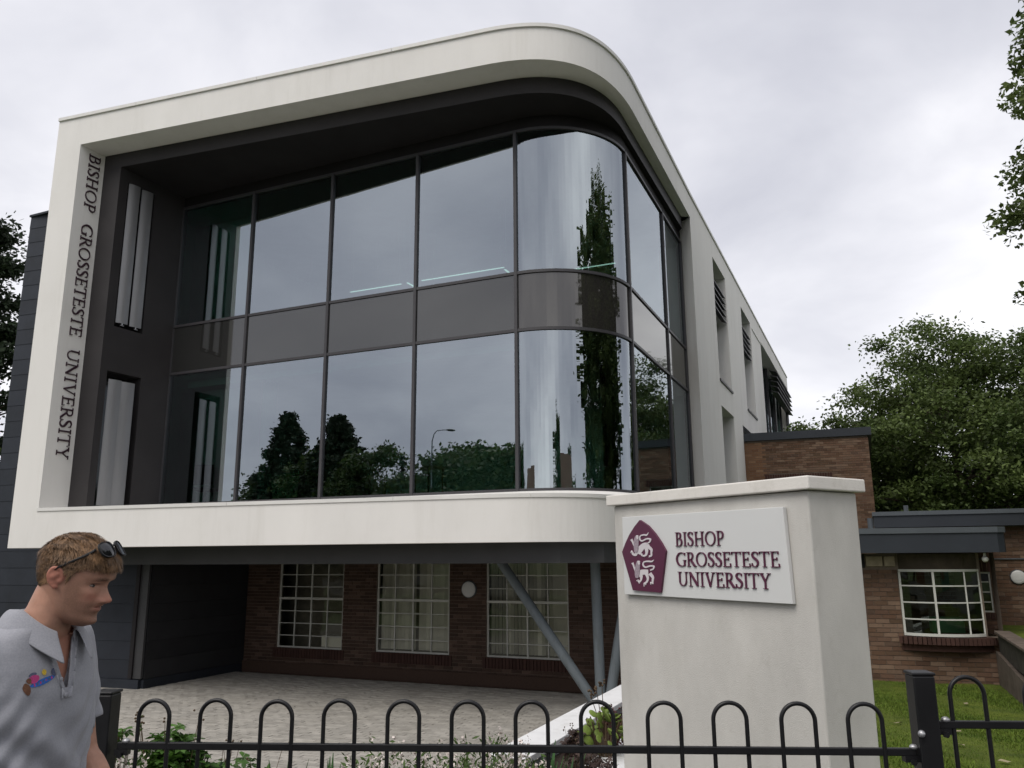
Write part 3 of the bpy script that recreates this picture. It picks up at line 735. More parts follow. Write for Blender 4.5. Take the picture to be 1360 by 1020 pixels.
# ------------------------------------------------------------------ brick buildings
def metal_window(parent, o, ang, wd, z0, z1, cols, rows, name='window', glass='old_glass', bar=.022, split=None, frame=.035, glaz=None):
    """A white metal casement: frame, every bar and every pane; o is the lower left corner on the wall face."""
    ca, sa = math.cos(ang), math.sin(ang)
    P = lambda u, d, z: (o[0] + ca * u - sa * d, o[1] + sa * u + ca * d, z)
    def bx(mb, u0, u1, v0, v1, d0, d1):
        mb.hexa([P(u0, d0, v0), P(u1, d0, v0), P(u1, d1, v0), P(u0, d1, v0), P(u0, d0, v1), P(u1, d0, v1), P(u1, d1, v1), P(u0, d1, v1)])
    mb = MB()
    for q in ((0, frame, z0, z1), (wd - frame, wd, z0, z1), (frame, wd - frame, z0, z0 + frame), (frame, wd - frame, z1 - frame, z1)): bx(mb, *q, .04, .09)
    win = mb.build(name, M['white_paint'], parent)
    us = np.linspace(0, wd, cols + 1); zs = rows if isinstance(rows, (list, tuple)) else list(np.linspace(z0, z1, rows + 1))
    for i, u in enumerate(us[1:-1]):
        b = bar * (1.5 if split and (i + 1) in split else 1.0)
        mb = MB(); bx(mb, u - b / 2, u + b / 2, z0 + frame, z1 - frame, .045, .085); mb.build('glazing_bar', M['white_paint'], win)
    for z in zs[1:-1]:
        mb = MB(); bx(mb, frame, wd - frame, z - bar * .4, z + bar * .4, .05, .08); mb.build('glazing_bar', M['white_paint'], win)
    for i in range(cols):
        for j in range(len(zs) - 1):
            mb = MB(); e = random.uniform(-.003, .003)
            mb.quad(P(us[i], .066 + e, zs[j]), P(us[i + 1], .066, zs[j]), P(us[i + 1], .066 - e, zs[j + 1]), P(us[i], .066, zs[j + 1])); mb.build('pane', M[glass], win)
    return win, P

def soldier(parent, o, ang, L, z, mname='brick_red', h=.215, proud=.03, w_=.065, jt=.010, tilt=0):
    ca, sa = math.cos(ang), math.sin(ang); n = int(L / (w_ + jt)); me = brick_mesh(mname)
    for i in range(n):
        u = (i + .5) * L / n; b = bpy.data.objects.new('brick', me); COL.objects.link(b); b.parent = parent
        t = .1; d = -(proud - t / 2)
        b.location = (o[0] + ca * u - sa * d, o[1] + sa * u + ca * d, z + h / 2); b.rotation_euler = (0, 0, ang); b.scale = (w_, t, h)

# --- the old hall standing under the overhang
OB = empty('old_brick_hall', A0, BROT, 'dark red-brown brick hall with tall white paned windows under the overhang', 'building')
UW = 2.45
wins = [(-7.25, -5.42), (-4.52, -2.68), (-1.80, .03)]
ZB, ZT = -.33, 1.86
opn = [(a + 8.2, b + 8.2, ZB, ZT) for a, b in wins]
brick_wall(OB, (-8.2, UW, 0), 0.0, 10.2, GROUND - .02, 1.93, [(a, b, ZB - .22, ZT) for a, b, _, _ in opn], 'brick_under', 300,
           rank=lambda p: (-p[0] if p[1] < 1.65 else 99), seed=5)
mb = MB(); wall_open(mb, (-8.2, UW + .008, 0), (1, 0, 0), 10.2, GROUND - .05, 2.0, opn, .16); mb.build('mortar_wall', M['mortar'], OB)
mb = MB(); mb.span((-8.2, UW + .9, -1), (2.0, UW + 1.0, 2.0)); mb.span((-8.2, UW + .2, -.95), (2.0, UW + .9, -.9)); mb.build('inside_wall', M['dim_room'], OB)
rows = [ZB, ZB + .275, ZB + .55, ZB + .825, ZB + 1.10, ZB + 1.375, ZB + 1.65, ZT]
for i, (a, b) in enumerate(wins):
    win, P = metal_window(OB, (a, UW, 0), 0.0, b - a, ZB, ZT, 4, rows, split=(2,))
    mb = MB(); p = [P(.0, .03, ZB + 1.085), P(b - a, .03, ZB + 1.085), P(b - a, .095, ZB + 1.085), P(0, .095, ZB + 1.085)]
    mb.hexa(p + [(x, y, ZB + 1.135) for x, y, z in p]); mb.build('window_transom', M['white_paint'], win)
    if i > 0:
        k = 0
        for u in np.arange(.06, b - a - .05, .088):
            if i == 1 and .1 < u < .95 and random.random() < .3: continue
            mb = MB(); an = random.choice((.25, .35, .5, .9, 1.1, 1.2)) if i == 2 else random.uniform(.2, .9); q = P(u, .22, 0); mb.box((q[0], q[1], (ZB + ZT) / 2 + .02), (.085, .004, ZT - ZB - .06), an)
            mb.build('blind_slat', M['blind'], win)
    else:
        mb = MB(); q = P(1.35, .3, 0); mb.box((q[0] + .1, q[1], ZB + .16), (.55, .3, .24)); mb.build('window_ledge_box', M['blind'], win)
    soldier(OB, (a - .08, UW, 0), 0.0, b - a + .16, ZB - .215)
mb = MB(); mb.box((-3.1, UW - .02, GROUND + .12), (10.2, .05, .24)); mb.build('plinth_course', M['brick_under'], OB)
def round_lamp(loc, ang, r, label, m2='lamp'):
    t = empty('round_wall_lamp', loc, ang, label, 'lamp', 'round bulkhead lamps on the brick walls')
    mb = MB(); n = 28
    prof = [(r, 0), (r, -.025), (r * .96, -.036), (r * .80, -.046), (r * .45, -.053), (0.001, -.055)]
    for k in range(len(prof) - 1):
        for i in range(n):
            a0, a1 = 2 * math.pi * i / n, 2 * math.pi * (i + 1) / n
            (r0, y0), (r1, y1) = prof[k], prof[k + 1]
            mb.quad((r0 * math.cos(a0), y0, r0 * math.sin(a0)), (r0 * math.cos(a1), y0, r0 * math.sin(a1)), (r1 * math.cos(a1), y1, r1 * math.sin(a1)), (r1 * math.cos(a0), y1, r1 * math.sin(a0)))
    mb.build('lamp_cover', M[m2], t, smooth=True)
    mb = MB(); n = 28
    for i in range(n):
        a0, a1 = 2 * math.pi * i / n, 2 * math.pi * (i + 1) / n; R0, R1 = r * 1.0, r * 1.10
        c0, s0, c1, s1 = math.cos(a0), math.sin(a0), math.cos(a1), math.sin(a1)
        mb.quad((R0 * c0, -.032, R0 * s0), (R1 * c0, -.018, R1 * s0), (R1 * c1, -.018, R1 * s1), (R0 * c1, -.032, R0 * s1)); mb.quad((R1 * c0, -.018, R1 * s0), (R1 * c0, 0, R1 * s0), (R1 * c1, 0, R1 * s1), (R1 * c1, -.018, R1 * s1))
    mb.build('lamp_rim', M['fascia_trim'], t, smooth=True)
    return t
p = W(-2.2, UW - .006, 1.03); round_lamp(p, BROT, .165, 'round white lamp on the dark brick wall between two tall paned windows')

# --- tall brick block behind the pillar
TB = empty('tall_brick_block', A0, BROT, 'tall brown brick block with flat dark coping rising behind the white pillar', 'building')
T0 = (2.14, 14.19); TA = math.atan2(.22, 3.65)
LT = 3.81
def t_rank(p): return (0 if p[1] > 3.1 else 50) - p[1]
brick_wall(TB, (T0[0], T0[1], 0), TA, LT, 0.4, 5.40, [(.73, 2.53, 1.4, 4.27)], 'brick', 300, rank=t_rank, seed=9, quoin=lambda u, z: 'brick_orange' if u < .60 + .11 * (int(z / .075) % 2) else 'brick')
mb = MB(); c_, s_ = math.cos(TA), math.sin(TA)
wall_open(mb, (T0[0] - s_ * .008, T0[1] + c_ * .008, 0), (c_, s_, 0), LT - .004, -1, 5.40, [(.73, 2.53, 1.4, 4.05)], .2)
mb.quad((T0[0] + c_ * LT, T0[1] + s_ * LT, -1), (T0[0] + c_ * LT, T0[1] + 8, -1), (T0[0] + c_ * LT, T0[1] + 8, 5.40), (T0[0] + c_ * LT, T0[1] + s_ * LT, 5.40))
mb.build('mortar_wall', M['mortar'], TB)
soldier(TB, (T0[0] + c_ * .60, T0[1] + s_ * .60, 0), TA, 2.06, 4.05, 'brick_red')
metal_window(TB, (T0[0] + c_ * .73, T0[1] + s_ * .73), TA, 1.8, 1.4, 4.05, 4, 6)
mb = MB(); mb.quad((T0[0] + .4, T0[1] + .9, 1.2), (T0[0] + 2.6, T0[1] + .9, 1.2), (T0[0] + 2.6, T0[1] + .9, 4.3), (T0[0] + .4, T0[1] + .9, 4.3)); mb.build('inside_wall', M['interior'], TB)
mb = MB(); q = [(T0[0] - .05 + s_ * .09, T0[1] - .09), (T0[0] + c_ * (LT + .11) + s_ * .09, T0[1] + s_ * (LT + .1) - .09), (T0[0] + c_ * (LT + .11), T0[1] + 8.1), (T0[0] - .05, T0[1] + 8.1)]
mb.prism(q, 5.405, 5.66); mb.build('roof_coping', M['fascia'], TB)

# --- low wing with the bow window
LW = empty('low_brick_wing', A0, BROT, 'low brown brick wing with blue-grey flat roof and curved bow window beside the lawn', 'building')
LA = math.atan2(.22, 1.85); L0 = (5.0, 2.255); lc, ls = math.cos(LA), math.sin(LA)
LP = lambda u, d=0: (L0[0] + lc * u - ls * d, L0[1] + ls * u + lc * d)
LL = 2.62; B0, B1, BZ0, BZ1 = 1.13, 2.34, .36, 1.45
brick_wall(LW, (*L0, 0), LA, LL, -.5, 1.52, [(B0 - .03, B1 + .03, .15, 1.60)], 'brick', 300, rank=lambda p: -p[0], seed=3, keep=lambda p: p[0] + p[2] / 2 < 2.39 or p[1] < .30)
mb = MB(); wall_open(mb, (*LP(0, .008), 0), (lc, ls, 0), LL - .004, -.8, 1.72, [(B0, B1, BZ0, BZ1), (2.385, LL - .004, .34, 1.72)], .3)
a_, b_ = LP(LL - .004, .008), LP(LL - .004, 2.4); mb.quad((*a_, -.8), (*b_, -.8), (*b_, .34), (*a_, .34)); a_, b_ = LP(2.385, .3), LP(2.385, 2.4); mb.quad((*a_, .34), (*b_, .34), (*b_, 1.72), (*a_, 1.72)); mb.build('mortar_wall', M['mortar'], LW)
# return wall bricks
brick_wall(LW, (*LP(LL, 0), 0), LA + math.pi / 2, 2.2, -.5, .34, [], 'brick', 60, rank=lambda p: p[0], seed=13)
# bow: three facets of curve
nb_ = 10; bow = []
for i in range(nb_ + 1):
    t = i / nb_; u = B0 + (B1 - B0) * t; bow.append(LP(u, -.22 * math.sin(math.pi * t) ** .75))
BW = None
mb = MB(); bo_ = off(bow, .025); bi_ = off(bow, -.025)
for z0, z1 in ((BZ0, BZ0 + .045), (BZ1 - .04, BZ1)):
    ribbon(mb, bo_, z0, bo_, z1); ribbon(mb, bo_, z1, bi_, z1); ribbon(mb, bi_, z0, bo_, z0); ribbon(mb, bi_, z0, bi_, z1, flip=True)
BW = mb.build('bow_window', M['white_paint'], LW)
zs = np.linspace(BZ0, BZ1, 5)
for z in zs[1:-1]:
    mb = MB(); bo2, bi2 = off(bow, .016), off(bow, -.016)
    ribbon(mb, bo2, z - .011, bo2, z + .011); ribbon(mb, bo2, z + .011, bi2, z + .011); ribbon(mb, bi2, z - .011, bo2, z - .011); ribbon(mb, bi2, z - .011, bi2, z + .011, flip=True); mb.build('glazing_bar', M['white_paint'], BW)
vi = [0, 4, 8, 10]
for k in vi:
    mb = MB(); p = bow[k]; mb.box((p[0], p[1], (BZ0 + BZ1) / 2), (.034 if k < 8 else .022, .04, BZ1 - BZ0 - .09), LA); mb.build('glazing_bar', M['white_paint'], BW)
for k in range(3):
    for j in range(4):
        mb = MB(); seg = bow[vi[k]:vi[k + 1] + 1]; ribbon(mb, seg, zs[j], seg, zs[j + 1]); mb.build('pane', M['bow_glass'], BW, smooth=True)
# brick sill under the bow, following the curve
bow_s = [LP(B0 - .12 + (B1 - B0 + .28) * i / 22, -.07 - .22 * math.sin(math.pi * min(1, max(0, (i / 22)))) ** .75) for i in range(23)]
for i in range(22):
    a_, b_ = bow_s[i], bow_s[i + 1]; an = math.atan2(b_[1] - a_[1], b_[0] - a_[0])
    b = bpy.data.objects.new('brick', brick_mesh('brick_red')); COL.objects.link(b); b.parent = LW
    b.location = ((a_[0] + b_[0]) / 2 - math.sin(an) * .14, (a_[1] + b_[1]) / 2 + math.cos(an) * .14, BZ0 - .07); b.rotation_euler = (0, 0, an); b.scale = (.058, .30, .115)
mb = MB(); sl_ = [LP(B0 - .12 + (B1 - B0 + .28) * i / 22, .03 - .22 * math.sin(math.pi * i / 22) ** .75) for i in range(23)]
poly = sl_ + [LP(B1 + .16, .05), LP(B0 - .12, .05)]; mb.prism(poly, .12, BZ0 - .128); mb.build('sill_corbel', M['brick_red'], LW)
mb = MB(); pl_ = [LP(B0, .2)] + bow + [LP(B1, .2)]; mb.prism(pl_, BZ1 + .002, BZ1 + .26); mb.build('bow_head', M['brown_board'], LW)
mb = MB(); mb.prism([LP(B0 - .2, 2.2), LP(B0 - .2, 2.3), LP(B1 + .2, 2.3), LP(B1 + .2, 2.2)][::-1], -.5, 1.7); mb.build('inside_wall', M['interior'], LW)
mb = MB(); mb.box((*LP((B0 + B1) / 2 + .15, .55), .5), (.5, .3, .25), LA); mb.build('desk', M['green_paint'], LW)
for (u0, u1, m_) in ((.62, .88, 'stone'), (.91, 1.08, 'stone')):
    mb = MB(); p0, p1 = LP((u0 + u1) / 2, .0), 0; mb.box((*p0, 1.585), (u1 - u0, .07, .17), LA); mb.build('stone_block', M[m_], LW, bevel=.01)
for k in range(6):
    mb = MB(); mb.box((*LP(.28, -.01), 1.50 + k * .035), (.62, .03, .022), LA); mb.build('vent_slat', M['clad_black'], LW)
mb = MB(); mb.box((*LP(.28, .004), 1.59), (.64, .02, .23), LA); mb.build('vent_frame', M['dark_soffit'], LW)
# flat roof with deep fascia
fa = math.atan2(.27, 2.1); RF = [(3.6, 1.50), (7.62, 2.02), (7.72, 2.10), (7.75, 2.25), (7.75, 5.0), (3.6, 5.0)]
mb = MB(); mb.prism(RF, 1.725, 2.04); mb.build('roof_fascia', M['fascia'], LW)
RF2 = [(3.58, 1.475), (7.63, 1.995), (7.745, 2.09), (7.775, 2.25), (7.775, 5.0), (3.58, 5.0)]
mb = MB(); mb.prism(RF2, 2.043, 2.135); mb.build('roof_edge_trim', M['fascia_trim'], LW)
mb = MB(); mb.tube([(5.75, 3.2, 2.13), (5.75, 3.2, 2.36)], .05, 10); mb.build('roof_vent_pipe', M['fascia_trim'], LW)
# camera on a bracket under the roof corner
CT = empty('security_camera', W(7.42, 2.16, 1.70), BROT, 'small white security camera hung under the corner of the flat roof', 'camera')
mb = MB(); mb.tube([(0, 0, .02), (0, 0, -.05)], .018, 8); mb.build('bracket', M['white_paint'], CT)
mb = MB(); mb.ball((0, -.01, -.085), .05, 12, 8); mb.build('camera_dome', M['white_paint'], CT, smooth=True)

# --- rear wing further back at the right
RW = empty('rear_brick_wing', A0, BROT, 'brick wing set back at the right edge with dark fascia and small white window', 'building')
R0, RL = (5.8, 4.6), 7.0
brick_wall(RW, (*R0, 0), 0.0, RL, -.5, 2.2, [(1.70, 1.94, .62, 1.36)], 'brick', 300, rank=lambda p: abs(p[0] - 2.0) if 1.3 < p[0] else 99 - p[0], seed=21)
mb = MB(); wall_open(mb, (R0[0], R0[1] + .008, 0), (1, 0, 0), RL, -.9, 2.25, [(1.70, 1.94, .62, 1.36)], .15); mb.build('mortar_wall', M['mortar'], RW)
win, P = metal_window(RW, (R0[0] + 1.70, R0[1]), 0, .24, .62, 1.36, 1, 4, frame=.028, bar=.03)
mb = MB(); mb.span((R0[0] + 1.0, R0[1] + .5, 0), (R0[0] + 3, R0[1] + .55, 1.8)); mb.build('inside_wall', M['carpet'], RW)
soldier(RW, (R0[0] + 1.62, R0[1], 0), 0, .40, .50, 'brick_red', h=.11)
soldier(RW, (R0[0] + 1.66, R0[1], 0), 0, .32, 1.37, 'brick_red', h=.20, proud=.008)
mb = MB(); mb.span((5.82, 4.28, 2.215), (13, 10, 2.44)); mb.build('roof_fascia', M['fascia'], RW)
mb = MB(); mb.span((5.80, 4.25, 2.442), (13, 10, 2.52)); mb.build('roof_edge_trim', M['fascia_trim'], RW)
mb = MB(); mb.tube([(7.55, 4.57, 1.60), (9.6, 4.57, 1.60)], .014, 6); mb.build('conduit', M['fascia_trim'], RW)
mb = MB(); mb.tube([(6.45, 5.2, 2.5), (6.45, 5.2, 2.68)], .045, 8); mb.build('roof_vent_pipe', M['fascia_trim'], RW)
round_lamp(W(8.19, 4.594, 1.27), BROT, .125, 'round grey-white lamp on brick wall at the right, near the small window')
# raised bed wall at the far right
RB = empty('raised_bed_wall', A0, BROT, 'low dark wall of a raised grass bed running along the right edge of the lawn', 'wall')
mb = MB(); mb.hexa([(7.50, -7, .10), (7.62, -7, .10), (7.62, 2.5, .05), (7.50, 2.5, .05), (7.50, -7, .42), (7.62, -7, .42), (7.62, 2.5, .42), (7.50, 2.5, .42)]); mb.build('wall_face', M['shaded_wall'], RB)
mb = MB(); mb.hexa([(7.44, -7, -.7), (7.6, -7, -.7), (7.6, 2.5, -.7), (7.44, 2.5, -.7), (7.44, -7, -.35), (7.6, -7, -.35), (7.6, 2.5, .10), (7.44, 2.5, .14)]); mb.build('wall_footing', M['brown_footing'], RB)
for k in range(11):
    mb = MB(); mb.span((7.45, -7 + k * .86, .422), (7.68, -7 + k * .86 + .85,   .465)); mb.build('wall_coping', M['brown_footing'], RB, bevel=.008)
mb = MB(); q = [(7.63, -7), (12, -7), (12, 4.58), (7.8, 4.58), (7.63, 2.6)]; P_ = [W(*p) for p in q]
mb.prism([(p.x, p.y) for p in P_], -.8, .40); tag(mb.build('raised_lawn', M['lawn']), kind='structure')
M_ = None
# --- white planter walls beside the forecourt
def planter_wall(e0, e1, s0, s1, zt, label, h=1.0):
    t = empty('planter_wall', A0, BROT, label, 'wall', 'white coped planter walls beside the forecourt')
    mb = MB(); mb.span((e0 + .04, s0, -1.0), (e1 - .03, s1, zt - .061)); mb.build('wall_face', M['coping_edge'], t)
    s = s0 - .02
    for ln in [2.12, 2.0, 2.0, 2.0, 2.0, 2.0, 2.0]:
        if s >= s1: break
        b = min(s + ln - .006, s1); mb = MB(); mb.span((e0, s, zt - .058), (e1, b, zt)); mb.build('coping_slab', M['white_coping'], t, bevel=.006); s += ln
    return t
planter_wall(2.53, 2.90, -6.62, .9, .05, 'white coped planter wall next to the paved forecourt, below the columns')
planter_wall(3.42, 3.79, -7.9, 1.8, .05, 'white coped planter wall tucked behind the sign pillar')
mb = MB(); q = [W(2.87, -6.7), W(3.46, -7.4), W(3.46, 1.2), W(2.87, 1.2)]; mb.prism([(p.x, p.y) for p in q], -1.0, -.09); tag(mb.build('planter_soil', M['soil']), kind='structure')

# ------------------------------------------------------------------ railing
RY = lambda x: 3.24 - (x + 1.37) * .0646
def railing(x0, x1, hoops, zt, zr, label, name='hoop_top_railing'):
    t = empty(name, (0, 0, 0), 0, label, 'railing')
    for z, s_ in ((zr, .020), (.16 + zt - 1.2, .020)):
        mb = MB(); a, b = (x0, RY(x0), z), (x1, RY(x1), z); an = math.atan2(b[1] - a[1], b[0] - a[0])
        mb.box(((x0 + x1) / 2, (a[1] + b[1]) / 2, z), (math.hypot(b[0] - a[0], b[1] - a[1]), .018, .026), an); mb.build('rail', M['black_rail'], t, bevel=.003)
    mb = MB(); r = .0595; hh = zt - .009 - r
    pts = [(-r, 0, .07), (-r, 0, .6), (-r, 0, hh)] + [(-r * math.cos(a), 0, hh + r * math.sin(a)) for a in np.linspace(.16, math.pi - .16, 17)] + [(r, 0, hh), (r, 0, .6), (r, 0, .07)]
    mb.tube(pts, .0079, 10); me = mb.mesh('hoop', M['black_rail']); me.shade_smooth(); me.set_sharp_from_angle(angle=rad(40))
    for x in hoops:
        h = bpy.data.objects.new('hoop', me); COL.objects.link(h); h.parent = t
        h.location = (x, RY(x), random.uniform(-.001, .002)); h.rotation_euler = (random.uniform(-.006, .006), random.uniform(-.004, .004), math.atan(-.0646))
    for x in ((x0 + .02), (x1 - .02)):
        mb = MB(); mb.box((x, RY(x), zr - .022), (.05, .03, .02), 0); mb.tube([(x, RY(x) - .016, zr - .03), (x, RY(x) - .028, zr - .03)], .011, 6); mb.build('rail_bracket', M['black_rail'], t)
        mb = MB(); mb.ball((x + .012, RY(x) - .004, zr + .017), (.016, .013, .010), 8, 6); mb.build('bolt', M['galv'], t, smooth=True)
    return t
HP = 2.63 / 11
railing(-1.50, 1.425, [-1.37 + HP * k for k in range(12)], 1.2, 1.03, 'black hoop top railing panel in front of the forecourt, between two posts')
railing(1.505, 4.9, [1.625 + .251 * k for k in range(13)], 1.292, 1.122, 'black hoop top railing panel stepped higher, right of the thick post by the lawn')
def post(x, zt, label):
    t = empty('fence_post', (x, RY(x), 0), math.atan(-.0646), label, 'post', 'black square railing posts')
    mb = MB(); mb.span((-.038, -.038, -.1), (.038, .038, zt)); mb.build('post_shaft', M['black_rail'], t, bevel=.005)
    mb = MB(); mb.span((-.041, -.041, zt + .001), (.041, .041, zt + .012)); mb.build('post_cap', M['black_rail'], t, bevel=.004)
    mb = MB(); mb.ball((-.030, -.040, 1.098), .013, 8, 6); mb.build('post_bolt', M['galv'], t, smooth=True)
    return t
post(-1.56, 1.215, 'black square railing post close behind the man at the left')
post(1.465, 1.29, 'black square railing post to the right of the white sign pillar')
# ------------------------------------------------------------------ lettering
def g_seg(p, q, w0, w1=None):
    w1 = w0 if w1 is None else w1
    dx, dy = q[0] - p[0], q[1] - p[1]; l = math.hypot(dx, dy) or 1; nx, ny = -dy / l, dx / l
    return [[(p[0] + nx * w0 / 2, p[1] + ny * w0 / 2), (q[0] + nx * w1 / 2, q[1] + ny * w1 / 2)], [(p[0] - nx * w0 / 2, p[1] - ny * w0 / 2), (q[0] - nx * w1 / 2, q[1] - ny * w1 / 2)]]
def g_path(pts, ws):
    a, b = [], []
    for i, p in enumerate(pts):
        u = pts[max(i - 1, 0)]; v = pts[min(i + 1, len(pts) - 1)]; dx, dy = v[0] - u[0], v[1] - u[1]; l = math.hypot(dx, dy) or 1
        nx, ny = -dy / l, dx / l; w_ = ws[i] if isinstance(ws, (list, tuple)) else ws
        a.append((p[0] + nx * w_ / 2, p[1] + ny * w_ / 2)); b.append((p[0] - nx * w_ / 2, p[1] - ny * w_ / 2))
    return [a, b]
TK, TN = .112, .050
def g_arc(cx, cy, rx, ry, a0, a1, n=18, T=TK, t=TN):
    pts, ws = [], []
    for i in range(n + 1):
        a = rad(a0 + (a1 - a0) * i / n); pts.append((cx + rx * math.cos(a), cy + ry * math.sin(a))); ws.append(t + (T - t) * abs(math.cos(a)) ** 1.6)
    return g_path(pts, ws)
def g_stem(x, y0=0.0, y1=1.0, w_=TK, s0=True, s1=True, sw=.17):
    o = [g_seg((x, y0), (x, y1), w_)]
    if s0: o.append(g_seg((x - sw, y0 + .022), (x + sw, y0 + .022), .044))
    if s1: o.append(g_seg((x - sw, y1 - .022), (x + sw, y1 - .022), .044))
    return o
def spl(pts, n=8):
    out = []; P = [pts[0]] + list(pts) + [pts[-1]]
    for i in range(1, len(P) - 2):
        for k in range(n):
            t = k / n; a, b, c, d = P[i - 1], P[i], P[i + 1], P[i + 2]
            out.append(tuple(.5 * (2 * b[j] + (c[j] - a[j]) * t + (2 * a[j] - 5 * b[j] + 4 * c[j] - d[j]) * t * t + (3 * b[j] - a[j] - 3 * c[j] + d[j]) * t ** 3) for j in range(len(b))))
    out.append(tuple(pts[-1])); return out
def g_spl(pw, n=8):
    q = spl(pw, n); return g_path([(p[0], p[1]) for p in q], [max(.02, p[2]) for p in q])
GLY = {
 'I': (.46, lambda: g_stem(.23)),
 'B': (.84, lambda: g_stem(.22, sw=.16) + [g_seg((.22, .975), (.42, .975), .05), g_arc(.42, .765, .20, .21, 90, -90), g_seg((.22, .55), (.45, .55), .05), g_arc(.44, .29, .28, .262, 90, -90), g_seg((.22, .028), (.46, .028), .05)]),
 'P': (.80, lambda: g_stem(.22, s1=True) + [g_seg((.22, .975), (.44, .975), .05), g_arc(.43, .72, .25, .255, 90, -90), g_seg((.22, .465), (.44, .465), .05)]),
 'R': (.92, lambda: g_stem(.22) + [g_seg((.22, .975), (.42, .975), .05), g_arc(.42, .74, .23, .235, 90, -90), g_seg((.22, .505), (.42, .505), .05), g_seg((.42, .50), (.83, .02), .13, .14), g_seg((.76, .022), (.98, .022), .044)]),
 'S': (.70, lambda: [g_spl([(.58, .80, .05), (.52, .93, .055), (.36, .975, .06), (.19, .90, .10), (.15, .76, .135), (.24, .62, .145), (.42, .50, .155), (.56, .36, .14), (.57, .19, .125), (.44, .05, .08), (.28, .03, .055), (.15, .10, .05), (.10, .24, .05)]), g_seg((.585, .76), (.585, .95), .045), g_seg((.095, .05), (.095, .26), .045)]),
 'H': (1.12, lambda: g_stem(.24) + g_stem(.88) + [g_seg((.24, .52), (.88, .52), .055)]),
 'O': (1.14, lambda: [g_arc(.57, .5, .455, .472, 0, 360, 40)]),
 'G': (1.08, lambda: [g_spl([(.93, .80, .05), (.84, .91, .055), (.62, .972, .058), (.36, .91, .10), (.17, .72, .13), (.115, .5, .145), (.17, .28, .13), (.36, .085, .10), (.62, .028, .058), (.80, .06, .055), (.89, .12, .06)]), g_seg((.90, .05), (.90, .44), .13), g_seg((.74, .44), (1.04, .44), .044), g_seg((.945, .76), (.945, .96), .045)]),
 'E': (.82, lambda: g_stem(.22, sw=.16) + [g_seg((.22, .973), (.70, .973), .052), g_seg((.22, .52), (.58, .52), .05), g_seg((.22, .028), (.74, .028), .054), g_seg((.70, .80), (.69, .99), .045), g_seg((.58, .42), (.58, .62), .042), g_seg((.76, .01), (.72, .23), .045)]),
 'T': (.88, lambda: g_stem(.44, s1=False) + [g_seg((.06, .973), (.82, .973), .052), g_seg((.04, .80), (.07, .99), .045), g_seg((.84, .80), (.81, .99), .045)]),
 'U': (1.06, lambda: [g_seg((.23, .32), (.23, 1), TK), g_seg((.87, .32), (.87, 1), .062), g_arc(.55, .36, .32, .325, 180, 360, 20, T=.105), g_seg((.06, .978), (.40, .978), .044), g_seg((.72, .978), (1.02, .978), .044)]),
 'N': (1.12, lambda: [g_seg((.22, 0), (.22, .98), .06), g_seg((.92, .02), (.92, 1), .06), g_seg((.22, .95), (.90, .05), .15), g_seg((.06, .022), (.38, .022), .044), g_seg((.04, .978), (.26, .978), .044), g_seg((.76, .978), (1.08, .978), .044)]),
 'V': (1.0, lambda: [g_seg((.20, .98), (.52, .02), .14, .12), g_seg((.82, .98), (.52, .02), .06), g_seg((.04, .978), (.38, .978), .044), g_seg((.67, .978), (.97, .978), .044)]),
 'Y': (.94, lambda: [g_seg((.19, .98), (.49, .46), .135), g_seg((.80, .98), (.49, .46), .06), g_seg((.49, 0), (.49, .50), TK), g_seg((.31, .022), (.67, .022), .044), g_seg((.03, .978), (.36, .978), .044), g_seg((.66, .978), (.94, .978), .044)]),
}
def strokes_mesh(name, strokes, fx, depth, m, mi=None):
    """Extrude strokes; each stroke a hair prouder than the one before, so no two faces share a plane."""
    mb = MB()
    for k, (a, b) in enumerate(strokes):
        d1 = depth + k * .00035; n = len(a)
        A = [fx(p[0], p[1], d1) for p in a]; B = [fx(p[0], p[1], d1) for p in b]; A0_ = [fx(p[0], p[1], 0) for p in a]; B0_ = [fx(p[0], p[1], 0) for p in b]
        mm = (mi[k] if mi else 0)
        for i in range(n - 1):
            mb.quad(A[i], A[i + 1], B[i + 1], B[i], mm); mb.quad(A[i + 1], A[i], A0_[i], A0_[i + 1], mm); mb.quad(B[i], B[i + 1], B0_[i + 1], B0_[i], mm)
        mb.quad(A[0], B[0], B0_[0], A0_[0], mm); mb.quad(B[-1], A[-1], A0_[-1], B0_[-1], mm)
    return mb.mesh(name, m)
def word(txt, x0, x1, z0, z1, parent, to3, m, depth):
    """to3(x, z, d): a point on the wall face d in front of it."""
    adv = [GLY[c][0] for c in txt]; k = (x1 - x0) / sum(adv); x = x0; h = z1 - z0
    for c, a in zip(txt, adv):
        me = strokes_mesh('letter', GLY[c][1](), lambda u, v, d, x=x: to3(x + u * k, z0 + v * h, d), depth, M[m])
        link('letter', me, parent); x += a * k

# letters on the jamb of the white frame read downwards, their feet towards the street
JA, JB = Vector((*FL1, 0)), Vector((*FJ, 0)); JV = (JB - JA).normalized(); JN = Vector((JV.y, -JV.x, 0))
def jamb(x, z, d):        # x: down the wall from the soffit, z: along the reveal
    q = JA + JV * z * KF + JN * d; return (q.x, q.y, ZS - x * KF)
def jl(txt, x0, x1): word(txt, x0, x1, .22, .475, UB, jamb, 'letter_dark', .028)
jl('BISHOP', .09, 1.40); jl('GROSSETESTE', 1.67, 4.12); jl('UNIVERSITY', 4.37, 6.62)

